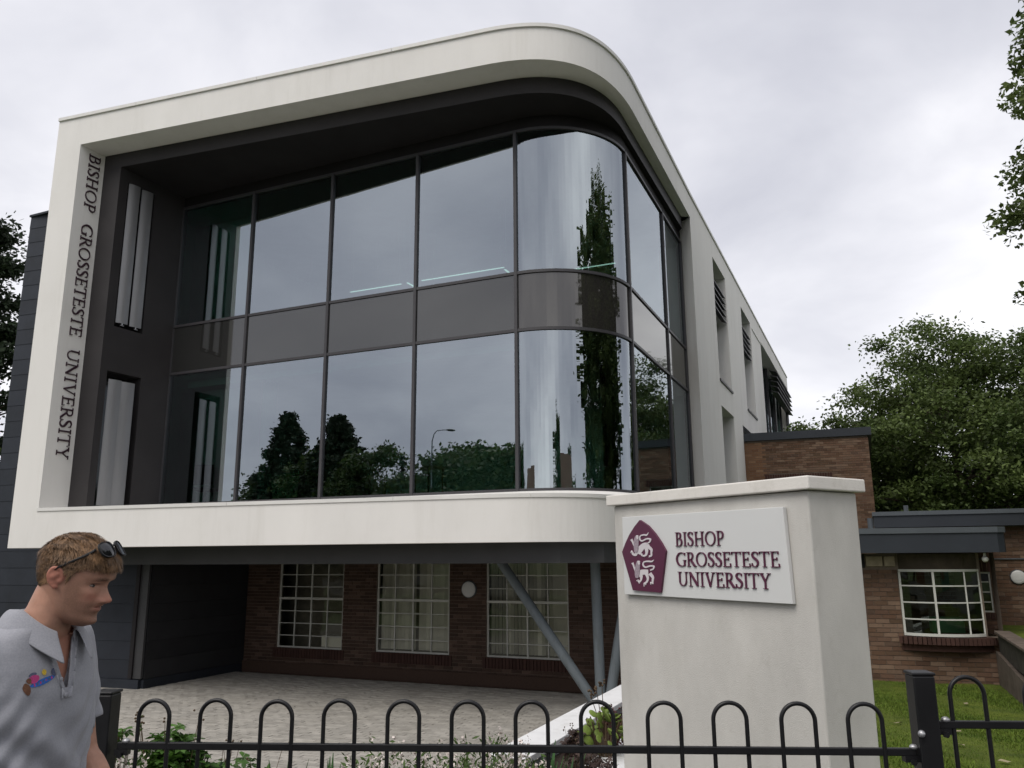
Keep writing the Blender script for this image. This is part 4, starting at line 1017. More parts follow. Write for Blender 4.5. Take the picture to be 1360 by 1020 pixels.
# ------------------------------------------------------------------ sign pillar
SP = empty('sign_pillar', (.75, 6.03, 0), math.atan2(-.8387, .5446), 'white roughcast pillar carrying the purple lettered university name board', 'pillar')
LNG, DEP = 1.706, .455
mb = MB(); mb.hexa([(.02, 0.004, -.5), (LNG - .01, 0.004, -.5), (LNG - .01, DEP, -.5), (.02, DEP, -.5), (0, 0, 2.075), (LNG, 0, 2.075), (LNG, DEP, 2.075), (0, DEP, 2.075)])
mb.build('pillar_body', M['roughcast'], SP, bevel=.012)
mb = MB(); mb.hexa([(-.04, -.04, 2.078), (LNG + .04, -.04, 2.078), (LNG + .04, DEP + .04, 2.078), (-.04, DEP + .04, 2.078), (-.04, -.04, 2.155), (LNG + .04, -.04, 2.155), (LNG + .04, DEP + .04, 2.155), (-.04, DEP + .04, 2.155)])
mb.build('pillar_cap', M['cap'], SP, bevel=.008)
BX = .144
mb = MB(); mb.hexa([(BX - .015, -.035, 1.447), (BX + 1.428, -.035, 1.442), (BX + 1.428, -.005, 1.442), (BX - .015, -.005, 1.447), (BX - .012, -.035, 1.990), (BX + 1.412, -.035, 1.988), (BX + 1.412, -.005, 1.988), (BX - .012, -.005, 1.990)])
SB_ = mb.build('sign_board', M['board'], SP, bevel=.003)
BF = -.035
on_board = lambda x, z, d: (BX + x, BF - d, z)
word('BISHOP', .523, .955, 1.775, 1.866, SB_, on_board, 'purple', .009)
word('GROSSETESTE', .522, 1.368, 1.645, 1.736, SB_, on_board, 'purple', .009)
word('UNIVERSITY', .530, 1.292, 1.520, 1.611, SB_, on_board, 'purple', .009)
cu = lambda x, y: (-.0283 + .000832 * x, 1.990 - .000558 * y)
pent = [cu(*p) for p in ((269, 52), (200, 130), (130, 230), (75, 335), (28, 445), (150, 915), (485, 930), (565, 440), (510, 330), (445, 225), (365, 125))][::-1]
mb = MB(); n_ = len(pent)
vs = [on_board(x, z, .018) for x, z in pent] + [on_board(x, z, 0) for x, z in pent]
mb.add(vs, [tuple(range(n_))] + [(i, n_ + i, n_ + (i + 1) % n_, (i + 1) % n_) for i in range(n_)]); mb.build('crest', M['purple'], SB_)
def lion(parts):
    st, mi = [], []
    for m_, pts in parts:
        q = spl(pts, 6); a, b = g_path([(p[0], p[1]) for p in q], [p[2] for p in q])
        st.append([[cu(*p) for p in a], [cu(*p) for p in b]]); mi.append(m_)
    link('lion_emblem', strokes_mesh('lion_emblem', st, lambda x, z, d: on_board(x, z, .018 + d), .0022, [M['lion'], M['mane']], mi), SB_)
lion([(0, [(240, 470, 44), (270, 410, 70), (312, 368, 60), (345, 362, 50), (368, 392, 42)]), (0, [(222, 430, 40), (208, 478, 32), (175, 472, 28), (158, 440, 20), (150, 432, 26)]),
      (0, [(335, 385, 44), (345, 440, 36), (332, 484, 24), (295, 492, 20), (272, 468, 20)]), (0, [(366, 388, 42), (402, 420, 28), (400, 460, 20), (398, 492, 20), (372, 500, 22)]),
      (0, [(212, 405, 22), (186, 352, 18), (172, 315, 20), (158, 288, 30)]), (0, [(352, 345, 14), (386, 326, 16), (394, 294, 18), (350, 288, 18), (292, 312, 17), (266, 288, 16), (276, 250, 16), (320, 238, 18), (352, 242, 18), (376, 212, 6)]),
      (0, [(292, 470, 10), (280, 495, 8)]), (0, [(320, 492, 10), (312, 506, 8)]), (0, [(385, 498, 10), (370, 512, 8)]), (0, [(160, 440, 12), (148, 455, 10)]),
      (1, [(232, 248, 34), (232, 262, 46), (224, 300, 56), (220, 360, 58), (216, 420, 50), (210, 452, 30)]), (0, [(224, 244, 8), (236, 252, 26), (240, 272, 24), (238, 288, 8)])])
lion([(0, [(222, 745, 44), (250, 702, 62), (300, 690, 62), (352, 690, 56)]), (0, [(266, 725, 38), (262, 780, 24), (238, 808, 22), (218, 788, 20)]), (0, [(330, 715, 38), (345, 768, 26), (326, 812, 22), (292, 832, 20)]),
      (0, [(370, 705, 42), (404, 750, 30), (402, 790, 22), (398, 812, 20), (372, 818, 22)]), (0, [(206, 700, 22), (182, 640, 18), (172, 605, 18), (160, 580, 28)]),
      (0, [(378, 668, 14), (416, 650, 16), (422, 620, 18), (380, 616, 18), (322, 632, 17), (294, 606, 16), (306, 570, 16), (350, 560, 18), (400, 562, 18), (426, 543, 6)]),
      (0, [(230, 806, 10), (240, 830, 8)]), (0, [(218, 790, 10), (206, 800, 8)]), (0, [(300, 832, 10), (296, 864, 8)]), (0, [(322, 815, 10), (318, 845, 8)]), (0, [(384, 815, 10), (380, 838, 8)]), (0, [(400, 812, 10), (406, 832, 8)]),
      (1, [(240, 562, 34), (238, 580, 46), (228, 630, 56), (220, 690, 58), (216, 740, 46), (212, 764, 26)]), (0, [(230, 558, 8), (242, 566, 26), (248, 588, 24), (246, 604, 8)])])
# ------------------------------------------------------------------ trees and plants
def leaf_quads(C, size, rng, up=0.35, aspect=.55, drop=0.0):
    n = len(C); a = rng.normal(size=(n, 3)); a[:, 2] = a[:, 2] * .6 - drop; a /= np.linalg.norm(a, axis=1)[:, None] + 1e-9
    nrm = rng.normal(size=(n, 3)); nrm[:, 2] += up * 3; b = np.cross(nrm, a); b /= np.linalg.norm(b, axis=1)[:, None] + 1e-9
    s = size * rng.uniform(.6, 1.35, n)[:, None]
    V = np.stack([C - a * s, C + b * s * aspect, C + a * s, C - b * s * aspect], 1)
    return V.reshape(-1, 3)
def tree(name, label, x, y, z0, h, rx, rz, cz, seed, m='leaf', nclump=90, per=260, ls=.10, shape='round', group=None, trunk_r=.2, clump=.22, shell=.45, cat='tree', twiggy=False):
    rng = np.random.default_rng(seed); t = empty(name, (x, y, z0), 0, label, cat, group)
    cs = []
    while len(cs) < nclump:
        if shape == 'round':
            d = rng.normal(size=3); d /= np.linalg.norm(d); r = rng.uniform(shell, 1.0) ** .7
            p = np.array([d[0] * rx * r, d[1] * rx * r, cz + d[2] * rz * r])
            p[:2] *= 1 + .16 * math.sin(3 * math.atan2(d[1], d[0]) + seed) ; p[2] += .12 * rz * math.sin(4 * d[0] + seed * 1.3)
        elif shape == 'cone':
            f = rng.uniform(0, 1) ** 1.35; zz_ = cz - rz + 2 * rz * f; R = rx * (1 - f) ** .8 + .12; a = rng.uniform(0, 6.28); r = R * rng.uniform(.35, 1.0)
            p = np.array([math.cos(a) * r, math.sin(a) * r, zz_ - .18 * r])
        elif shape == 'column':
            f = rng.uniform(0, 1); zz_ = cz - rz + 2 * rz * f; R = rx * (math.sin(math.pi * min(.999, .12 + .88 * f)) ** .55); a = rng.uniform(0, 6.28); r = R * rng.uniform(.4, 1.0)
            p = np.array([math.cos(a) * r, math.sin(a) * r, zz_])
        else:                      # pine: layered plates with gaps between them
            k = rng.integers(0, 8); zz_ = cz - rz + 2 * rz * (k + .5) / 8 + rng.normal(0, .13); R = rx * (1.05 - .72 * (k / 7.0) ** 1.3); a = rng.uniform(0, 6.28) ; r = R * rng.uniform(.3, 1.0)
            p = np.array([math.cos(a) * r, math.sin(a) * r, zz_ + .10 * r])
        cs.append(p)
    cs = np.array(cs); rc = clump * (rx if shape in ('round', 'pine') else min(rx, 2.2)) * rng.uniform(.6, 1.35, nclump)
    P = []
    for c, r in zip(cs, rc):
        n = int(per * rng.uniform(.6, 1.3)); q = rng.normal(size=(n, 3)); q *= np.minimum(1, (2.0 if twiggy else 9) / np.linalg.norm(q, axis=1))[:, None] * r * .55
        q[:, 2] *= .5 if shape in ('round', 'pine') else (1.5 if shape == 'column' else .6); P.append(c + q)
    P = np.concatenate(P); V = leaf_quads(P, ls, rng, drop=.35 if shape in ('cone', 'round') else -.5 if shape == 'column' else 0)
    o = np_mesh('crown', V, np.arange(len(V)).reshape(-1, 4), M[m], t)
    mb = MB(); top = cz + rz * (.55 if shape == 'round' else .9); k = 7
    tp = [(rng.normal(0, .05) * i * .5, rng.normal(0, .05) * i * .5, top * i / k) for i in range(k + 1)]
    mb.tube(tp, [trunk_r * (1 - .85 * i / k) * (1.35 if i == 0 else 1) for i in range(k + 1)], 10)
    tb = mb.build('trunk', M['bark'], t, smooth=True)
    for c in cs[:: max(1, nclump // (46 if ls > .06 else 130))]:
        f = max(.12, min(.92, (c[2] - .35 * math.hypot(c[0], c[1])) / top)); i = f * k; i0 = int(i); p0 = Vector(tp[i0]).lerp(Vector(tp[min(k, i0 + 1)]), i - i0)
        mid = p0.lerp(Vector(c), .55) + Vector((0, 0, .12 * (Vector(c) - p0).length * (1 if shape == 'round' else -.2)))
        mb = MB(); r0 = trunk_r * (1 - .85 * f) * .45 + .008; mb.tube([p0, mid, c], [r0, r0 * .55, .008], 5); mb.build('limb', M['bark'], tb)
    if twiggy:
        mb = MB()
        for i, c in enumerate(cs):
            if math.hypot(c[0], c[1]) < rx * .55: continue
            q0 = cs[np.argmin(np.linalg.norm(cs - c * np.array([.7, .7, 1]), axis=1))]; mb.tube([q0, (q0 + c) / 2 + np.array([0, 0, .08]), c], [.014, .010, .006], 4, caps=False)
            for k in range(9):
                e = rng.normal(size=3); e = c + e / np.linalg.norm(e) * rc[i] * .62; mb.tube([c, (c + e) / 2 + np.array([0, 0, .02]), e], [.006, .0045, .003], 3, caps=False)
        tg_ = mb.build('twigs', M['bark'], t); tg_['kind'] = 'stuff'
    return t
tree('broadleaf_tree', 'large bushy green tree rising behind the low brick wing at the right', 19.2, 34.5, -1, 12.6, 6.0, 5.6, 6.7, 11, 'leaf_light', 300, 430, .088, trunk_r=.32, clump=.16, shell=.3)
tree('broadleaf_tree', 'dark green tree filling in low behind the tall brick block and fascia', 16.5, 38.5, -1, 9, 4.6, 4.2, 4.4, 12, 'leaf', 150, 330, .10, trunk_r=.25)
tree('broadleaf_tree', 'green tree at the far right edge beyond the rear wing', 27.5, 37, -1, 12, 5.5, 5.3, 6.2, 17, 'leaf', 130, 330, .11, trunk_r=.25)
tree('broadleaf_tree', 'small twiggy tree tip peeping over the tall brick block coping', 16.6, 47, -1, 11.2, 1.6, 2.0, 9.0, 18, 'leaf', 14, 40, .10, trunk_r=.12, clump=.4)
tree('broadleaf_tree', 'overhanging broadleaf tree whose branch tips enter at the upper right corner', 13.38, 9.75, -.3, 15, 4.9, 6.6, 8.9, 25, 'leaf_light', 600, 560, .056, trunk_r=.24, clump=.13, shell=.45, twiggy=True)
tree('broadleaf_tree', 'tall broadleaf tree outside the right edge, mirrored as the dark streak in the curved glass', 16.2, 12.2, -.3, 16, 5.0, 7.0, 8.8, 27, 'leaf_light', 330, 300, .12, trunk_r=.28, clump=.16, shell=.3)
tree('broadleaf_tree', 'broadleaf tree by the railing beyond the right edge, mirrored beside the dark streak', 12.6, 4.4, 0, 15.5, 4.0, 6.6, 8.8, 29, 'leaf_light', 300, 280, .11, trunk_r=.25, clump=.16, shell=.3)
tree('pine_tree', 'dark pine with layered branches beyond the slate clad block at the left', -23.6, 32.5, -1, 17, 4.3, 6.0, 11.2, 31, 'needle', 150, 330, .12, 'pine', trunk_r=.3, clump=.17)
tree('broadleaf_tree', 'lighter green leafy tree low at the left edge under the pine', -21.9, 29.0, -1, 9, 3.0, 3.9, 4.6, 33, 'leaf_light', 70, 240, .11, trunk_r=.18)
G2 = 'trees across the road mirrored in the glass front'
tree('conifer_tree', 'taller pointed conifer across the road, left one of the pair mirrored in the glass', -67.6, -15.5, -.3, 17, 7.0, 8.2, 8.7, 41, 'needle', 520, 120, .22, 'cone', G2, .3, clump=.20)
tree('conifer_tree', 'shorter pointed conifer across the road, right one of the pair mirrored in the glass', -58.0, -16.0, -.3, 15.6, 7.0, 7.5, 8.1, 42, 'needle', 520, 120, .22, 'cone', G2, .3, clump=.20)
tree('broadleaf_tree', 'dark bushy tree between the two conifers mirrored in the lower panes', -63.0, -18, -.3, 13.0, 5.6, 5.4, 7.2, 43, 'leaf', 170, 220, .22, group=G2)
tree('broadleaf_tree', 'low bushy tree at the left end of the mirrored conifers', -72.5, -17, -.3, 11.5, 4.8, 5.0, 6.2, 44, 'leaf', 150, 220, .22, group=G2)
tree('broadleaf_tree', 'spreading tree right of the conifers mirrored in the second lower pane', -52.0, -17, -.3, 11.6, 5.0, 5.2, 6.4, 45, 'leaf', 130, 200, .2, group=G2)
tree('conifer_tree', 'small slim spruce mirrored beside the lamp', -46.5, -15.6, -.3, 10.4, 1.4, 3.6, 6.9, 46, 'needle', 46, 70, .13, 'cone', G2, .12)
tree('broadleaf_tree', 'round dense dark tree mirrored in the lower pane next to the curved corner', -37.0, -17.5, -.3, 10.6, 5.8, 4.4, 6.4, 47, 'leaf', 220, 260, .2, group=G2)
tree('broadleaf_tree', 'low hedge tree standing between spruce and round tree across the road', -45.5, -19, -.3, 8.2, 5.0, 3.2, 4.9, 48, 'leaf', 110, 200, .2, group=G2)
tree('broadleaf_tree', 'rounded tree directly across the road mirrored as a slim spire in the curved glass', 1.2, -15.6, -.1, 9.8, 3.1, 4.0, 6.0, 49, 'leaf', 100, 220, .13, group=G2)
tree('conifer_tree', 'narrow conifer across the road mirrored left of the slim spire', -12.5, -14.6, -.1, 8.6, 1.3, 3.6, 5.2, 50, 'needle', 50, 110, .12, 'cone', G2, .12)
tree('broadleaf_tree', 'tree behind the house across the road', 15.5, -25, -.2, 9, 3.6, 3.8, 5.4, 51, 'leaf', 60, 160, .18, group=G2)
def house(x, y, rz, label, w_=9, d=7, hw=5.0, hr=2.8):
    t = empty('brick_house', (x, y, -.1), rz, label, 'house')
    ops_ = [(1.2, 2.6, .9, 2.2), (6.2, 7.6, .9, 2.2), (1.2, 2.6, 3.3, 4.5), (6.2, 7.6, 3.3, 4.5), (4.0, 5.0, 0.02, 2.1)]
    mb = MB(); wall_open(mb, (w_ / 2, d / 2, 0), (-1, 0, 0), w_, -.3, hw, ops_, .12)
    for a, b in (((-w_ / 2, d / 2), (-w_ / 2, -d / 2)), ((-w_ / 2, -d / 2), (w_ / 2, -d / 2)), ((w_ / 2, -d / 2), (w_ / 2, d / 2))): mb.quad((*a, -.3), (*b, -.3), (*b, hw), (*a, hw))
    for sx in (-1, 1): mb.add([(sx * w_ / 2, -d / 2, hw), (sx * w_ / 2, d / 2, hw), (sx * w_ / 2, 0, hw + hr)], ((0, 1, 2),))
    mb.build('wall', M['brick_plain'], t)
    for o in ops_[:4]:
        mb = MB(); mb.span((w_ / 2 - o[0], d / 2 - .12, o[2]), (w_ / 2 - o[1], d / 2 - .08, o[3])); f_ = mb.build('window', M['white_paint'], t)
        mb = MB(); mb.span((w_ / 2 - o[0] - .08, d / 2 - .079, o[2] + .08), (w_ / 2 - o[1] + .08, d / 2 - .07, o[3] - .08)); mb.build('pane', M['spandrel'], f_)
    mb = MB(); o = ops_[4]; mb.span((w_ / 2 - o[0], d / 2 - .11, o[2]), (w_ / 2 - o[1], d / 2 - .06, o[3])); mb.build('door', M['green_paint'], t)
    mb = MB()
    for s in (-1, 1): mb.hexa([(-w_ / 2 - .3, s * (d / 2 + .35), hw - .25), (w_ / 2 + .3, s * (d / 2 + .35), hw - .25), (w_ / 2 + .3, 0, hw + hr), (-w_ / 2 - .3, 0, hw + hr), (-w_ / 2 - .3, s * (d / 2 + .35), hw - .1), (w_ / 2 + .3, s * (d / 2 + .35), hw - .1), (w_ / 2 + .3, 0, hw + hr + .16), (-w_ / 2 - .3, 0, hw + hr + .16)])
    rf = mb.build('roof', M['roof_tile'], t)
    mb = MB(); mb.span((2.2, -.4, hw + hr - .9), (3.0, .4, hw + hr + 1.3)); mb.tube([(2.45, 0, hw + hr + 1.3), (2.45, 0, hw + hr + 1.65)], .11, 8); mb.tube([(2.78, 0, hw + hr + 1.3), (2.78, 0, hw + hr + 1.65)], .11, 8); mb.build('chimney', M['brick_plain'], rf)
    return t
M['roof_tile'] = mat('brown_roof_tile', (0.12, 0.065, 0.045), rough=.85, var=.25, scale=4)
M['brick_plain'] = mat('weathered_house_brick', (0.20, 0.11, 0.075), rough=.9, var=.25, scale=7)
house(8.5, -19.5, 0.05, 'brown brick house across the road mirrored beside the near tree in the curved glass')
house(-22, -22, -.05, 'brick house across the road mirrored at the left of the curved glass')
# street lamp across the road
SLM = empty('street_lamp', (-37.6, -12.0, 0), 0, 'tall thin street lamp across the road mirrored in the glass front', 'street lamp')
mb = MB(); mb.tube([(0, 0, 0), (0, 0, 1.2), (0, 0, 10.3)], [.11, .085, .05], 10)
mb.tube([(0, 0, 10.2), (.08, -.10, 10.75), (.22, -.28, 11.0), (.42, -.6, 11.08), (.62, -.95, 11.1)], [.045, .04, .035, .03, .03], 8); mb.build('lamp_post', M['column'], SLM, smooth=True)
mb = MB(); mb.ball((.74, -1.2, 11.1), (.30, .42, .09), 12, 6); mb.build('lamp_head', M['column'], SLM, smooth=True)

# ------------------------------------------------------------------ planting by the railing
def pix(x, y, Y):
    d = _r * ((x - 680) / 1065.0) + _u * ((510 - y) / 1065.0) + _f; return Vector((0, 0, CAMZ)) + d * (Y / d.y)
for nm, c, v, i_ in (('heather_leaf', (.060, .105, .022), .3, .4), ('heather_flower', (.60, .53, .49), .12, .22), ('geranium_leaf', (.055, .125, .018), .3, .35), ('blade_leaf', (.040, .105, .028), .25, .3), ('heuchera_leaf', (.058, .036, .030), .35, .4), ('succulent_leaf', (.135, .19, .035), .25, .25), ('sedum_red', (.105, .022, .022), .3, .4), ('dry_stalk', (.085, .055, .030), .3, .2)):
    M[nm] = mat(nm, c, rough=.6, var=v, scale=8, island=i_, trans=.25 if 'leaf' in nm and 'succ' not in nm else 0)
def heather(c, r, h, n, seed, label):
    rng = np.random.default_rng(seed); t = empty('heather_plant', c, 0, label, 'plant', 'flowering plants along the railing')
    P = []; Fl = []
    for _ in range(n):
        a = rng.uniform(0, 6.28); d = r * math.sqrt(rng.uniform(0, 1)); hh = h * (1 - .45 * (d / r) ** 2) * rng.uniform(.75, 1.12)
        b = np.array([math.cos(a) * d, math.sin(a) * d, 0]); tip = b + np.array([math.cos(a) * .25 * d, math.sin(a) * .25 * d, hh]) + rng.normal(0, .012, 3)
        f = rng.uniform(0, 1, 16)[:, None]; q = b + (tip - b) * f; P.append(q + rng.normal(0, .012, (16, 3)))
        if rng.uniform() < .28:
            f = rng.uniform(.80, 1.03, 20)[:, None]; Fl.append(b + (tip - b) * f + rng.normal(0, .0065, (20, 3)))
    P = np.concatenate(P); V = leaf_quads(P, .022, rng, up=.2, aspect=.32, drop=-.8); np_mesh('foliage', V, np.arange(len(V)).reshape(-1, 4), M['heather_leaf'], t)
    Fl = np.concatenate(Fl); V = leaf_quads(Fl, .0095, rng, up=.0, aspect=.8); np_mesh('flowers', V, np.arange(len(V)).reshape(-1, 4), M['heather_flower'], t)
hp = [(505, 1012, 5.0, .26), (565, 1006, 5.1, .28), (620, 1000, 5.2, .30), (668, 994, 5.25, .26), (600, 1016, 4.6, .24), (650, 1014, 4.65, .24), (695, 1010, 4.8, .22), (480, 1020, 4.7, .20)]
pos = ['leftmost of the row', 'second in the row', 'tallest and widest in the middle of the row', 'just left of the coped planter wall', 'in front of the middle clump', 'close to the rail under the sixth hoop', 'touching the near end of the planter wall', 'low and half hidden beside the dark blades']
for i, (x, y, Y, r) in enumerate(hp):
    p = pix(x, y, Y); heather((p.x, p.y, 0.0), r, max(.2, p.z + .06), 150, 60 + i, 'pink and white flowering heather clump, ' + pos[i])
p = pix(172, 990, 4.1); heather((p.x, p.y, 0), .17, p.z + .05, 130, 71, 'creamy white flowering clump beside the railing post at the left')
p = pix(207, 985, 4.6); heather((p.x, p.y, 0), .16, p.z + .02, 90, 72, 'dusty pink seed-headed clump behind the creamy white one')
def leafy(name, c, r, h, n, ls, seed, label, m='geranium_leaf', stalks=0):
    rng = np.random.default_rng(seed); t = empty(name, c, 0, label, 'plant', None)
    d = rng.normal(size=(n, 3)); d /= np.linalg.norm(d, axis=1)[:, None]; d[:, 2] = abs(d[:, 2])
    C = d * rng.uniform(.55, 1.0, n)[:, None] * np.array([r, r, min(h, 1.6 * r)]) + np.array([0, 0, h - min(h, 1.6 * r)]); V = []; F = []
    for c_ in C:                # a lobed leaf: five small petals round a point
        nx = rng.normal(0, .45, 3) + np.array([0, 0, 1.0]); nx /= np.linalg.norm(nx); a = np.cross(nx, rng.normal(size=3)); a /= np.linalg.norm(a); b = np.cross(nx, a); s = ls * rng.uniform(.6, 1.2)
        for k in range(5):
            th = -2.0 + k * 1.0; u = a * math.cos(th) + b * math.sin(th); v = np.cross(nx, u); o = len(V)
            V += [c_, c_ + u * s * .6 + v * s * .30, c_ + u * s - nx * s * .15, c_ + u * s * .6 - v * s * .30]; F.append((o, o + 1, o + 2, o + 3))
    np_mesh('foliage', V, F, M[m], t)
    mb = MB()
    for k in range(34):
        q = C[k % n]; mb.tube([(q[0] * .15, q[1] * .15, 0), (q[0] * .6, q[1] * .6, q[2] * .6), tuple(q)], [.004, .003, .002], 4, caps=False)
    for k in range(stalks):
        a = rng.uniform(0, 6.28); q = Vector((math.cos(a) * r * .9, math.sin(a) * r * .9, h * rng.uniform(1.02, 1.10))); mb.tube([(0, 0, h * .3), q * .7, q], [.003, .002, .0015], 4, caps=False)
        for j in range(3): mb.ball(q + Vector((rng.normal(0, .012), rng.normal(0, .012), rng.normal(0, .012))), .006, 5, 4)
    mb.build('stems', M['dry_stalk'], t)
    return t
p = pix(232, 962, 4.4); leafy('leafy_plant', (p.x, p.y, 0), .20, p.z, 420, .050, 81, 'tall bright green lobed-leaf plant beyond the first hoops, with thin seed stalks', stalks=7)
p = pix(160, 962, 4.25); leafy('leafy_plant', (p.x - .03, p.y, 0), .10, p.z, 45, .045, 82, 'small green leafy shoot right beside the left railing post', stalks=2)
p = pix(325, 1004, 4.5); leafy('leafy_plant', (p.x, p.y, 0), .22, p.z, 260, .045, 83, 'low lobed-leaf plant under the second hoop', stalks=4)
p = pix(285, 1000, 4.6); leafy('leafy_plant', (p.x, p.y, 0), .14, p.z, 80, .042, 84, 'lobed-leaf plant with a dry stalk between the tall green one and the low one', stalks=3)
def blades(c, n, h, r, wd, seed, label):
    rng = np.random.default_rng(seed); t = empty('blade_leaf_plant', c, 0, label, 'plant'); mb = MB()
    for k in range(n):
        a = rng.uniform(0, 6.28); l = h * rng.uniform(.7, 1.1); o = rng.uniform(.15, .5) * r + .0; d = Vector((math.cos(a), math.sin(a), 0)); sd_ = Vector((-d.y, d.x, 0)); q = []
        for i in range(6):
            f = i / 5; c_ = d * (o + r * .6 * f ** 2) + Vector((0, 0, l * (f - .12 * f ** 3))); w2 = wd * math.sin(math.pi * min(.985, .25 + .75 * f)) ** .8; q.append((c_ - sd_ * w2, c_ + d * (-.25 * w2), c_ + sd_ * w2))
        for i in range(5):
            for j in range(2): mb.quad(q[i][j], q[i][j + 1], q[i + 1][j + 1], q[i + 1][j])
    mb.build('blades', M['blade_leaf'], t, smooth=True); return t
for i, (x, y, Y, n, lb) in enumerate([(380, 1004, 4.3, 13, 'dark green strap-leaf clump under the third hoop'), (438, 1010, 4.4, 11, 'strap-leaf clump under the fourth hoop beside the first heather'), (718, 992, 4.9, 26, 'upright green strap-leaf clump at the foot of the planter wall'), (742, 1000, 5.2, 18, 'strap-leaf clump beside the purple-leaved plant')]):
    p = pix(x, y, Y); blades((p.x, p.y, 0.0), n, p.z + .03, .16, .020, 90 + i, lb)
for i, (x, y, Y, r, lb) in enumerate([(772, 990, 6.55, .22, 'dark purple-leaved plant filling the planter between the two white copings'), (795, 998, 6.7, .20, 'dark purple-leaved plant against the inner side of the right coping'), (765, 968, 7.2, .12, 'small dark purple tuft at the inner edge of the left coping')]):
    p = pix(x, y, Y); leafy('purple_leaf_plant', (p.x, p.y, -.09), r, p.z + .09, 170, .040, 95 + i, lb, m='heuchera_leaf', stalks=3)
# fleshy-leaved plant and red stonecrop
p = pix(803, 962, 7.35); SUC = empty('fleshy_leaf_plant', (p.x, p.y, -.09), 0, 'yellow-green fleshy round-leaved plant in the planter beside the pillar', 'plant')
rng = random.Random(5); hsu = p.z + .24
for k in range(46):
    a = rng.uniform(0, 6.28); rr_ = .26 * math.sqrt(rng.random()); z_ = hsu * (.25 + .75 * (1 - (rr_ / .3) ** 2) * rng.uniform(.55, 1)); s = rng.uniform(.035, .062)
    if k == 0:
        mb = MB(); mb.ball((0, 0, 0), (1, .72, .16), 12, 6); sm = mb.mesh('fleshy_leaf', M['succulent_leaf']); sm.shade_smooth()
    o = bpy.data.objects.new('fleshy_leaf', sm); COL.objects.link(o); o.parent = SUC
    o.location = (math.cos(a) * rr_, math.sin(a) * rr_, z_); o.scale = (s, s, s); o.rotation_euler = (rng.uniform(.2, 1.3), rng.uniform(-.6, .6), a + rng.uniform(-.5, .5) + math.pi)
mb = MB()
for k in range(16):
    a = k * .39; mb.tube([(0, 0, 0), (math.cos(a) * .1, math.sin(a) * .1, hsu * .5), (math.cos(a) * .16, math.sin(a) * .16, hsu * .8)], [.012, .009, .006], 6)
for k in range(3): 
    q = Vector((-.12 + .05 * k, -.05, hsu + .10 + .05 * k)); mb.tube([(0, 0, hsu * .5), q], [.005, .003], 5); [mb.ball(q + Vector((rng.gauss(0, .016), rng.gauss(0, .012), rng.gauss(0, .018))), .011, 6, 5) for j in range(7)]
mb.build('stems', M['dry_stalk'], SUC, smooth=True)
p = pix(822, 940, 7.6); RS = empty('red_stonecrop', (p.x + .02, p.y, -.09), 0, 'dark red feathery stonecrop pressed against the pillar edge in the planter', 'plant')
r_ = np.random.default_rng(8); C = []
for k in range(70):
    a = r_.uniform(0, 6.28); d = .17 * math.sqrt(r_.uniform()); tip = np.array([math.cos(a) * d * 1.25, math.sin(a) * d * 1.25, (p.z + .09) * r_.uniform(.75, 1.05)]); b = np.array([math.cos(a) * d * .5, math.sin(a) * d * .5, 0])
    f = r_.uniform(.2, 1, 22)[:, None]; C.append(b + (tip - b) * f + r_.normal(0, .008, (22, 3)))
V = leaf_quads(np.concatenate(C), .016, r_, up=0, aspect=.45); np_mesh('foliage', V, np.arange(len(V)).reshape(-1, 4), M['sedum_red'], RS)
# a few fallen leaves on the lawn
M['dry_leaf'] = mat('dry_leaf', (.30, .26, .16), rough=.8, var=.2)
for i, (x, y, lb) in enumerate([(1272, 972, 'pale fallen leaf on the lawn right of the thick post'), (1276, 990, 'larger pale fallen leaf just below the first one'), (1193, 961, 'pale fallen leaf on the lawn left of the thick post'), (1283, 935, 'small dry leaf further up the lawn'), (1333, 1012, 'dry leaf at the lower right corner of the lawn')]):
    d = pix(x, y, 1) - Vector((0, 0, CAMZ)); Y = 8.5
    for _ in range(12):
        q = Vector((0, 0, CAMZ)) + d * Y; s_ = (q - A0).dot(SX); Y = (lawn_z(s_) + .03 - CAMZ) / d.z
    q = Vector((0, 0, CAMZ)) + d * Y
    mb = MB(); vs = [(-.05, 0, .004), (-.02, .026, .014), (.03, .022, .010), (.06, 0, .018), (.03, -.022, .012), (-.02, -.026, .016)]
    mb.add(vs, ((0, 1, 2, 3), (0, 3, 4, 5))); mb.add([(a, b, c - .002) for a, b, c in vs], ((3, 2, 1, 0), (5, 4, 3, 0)))
    o = mb.build('fallen_leaf', M['dry_leaf']); o.location = q; o.rotation_euler = (.2, .1, i * 1.3 + .6); tag(o, lb, 'leaf', 'fallen leaves on the lawn')

# ------------------------------------------------------------------ things inside the rooms
M['light_white'] = mat('white_light_body', (.75, .75, .75), rough=.4, var=.02)
em = bpy.data.materials.new('lit_diffuser'); em.use_nodes = True; b_ = em.node_tree.nodes['Principled BSDF']; b_.inputs['Base Color'].default_value = (.8, .8, .8, 1); b_.inputs['Emission Color'].default_value = (1, .98, .95, 1); b_.inputs['Emission Strength'].default_value = .45; M['lit'] = em
def pendant(e, s, z, ln, ang, label):
    t = empty('pendant_light', W(e, s, z), BROT + ang, label, 'light', 'slim pendant lights in the upper room')
    mb = MB(); mb.box((0, 0, .03), (ln, .06, .05)); mb.build('light_body', M['light_white'], t)
    mb = MB(); mb.box((0, 0, .001), (ln - .02, .05, .006)); mb.build('diffuser', M['lit'], t)
    mb = MB()
    for x in (-ln * .45, ln * .45): mb.tube([(x, 0, .05), (x, 0, 9.93 - z)], .010, 5)
    mb.build('wire', M['light_white'], t)
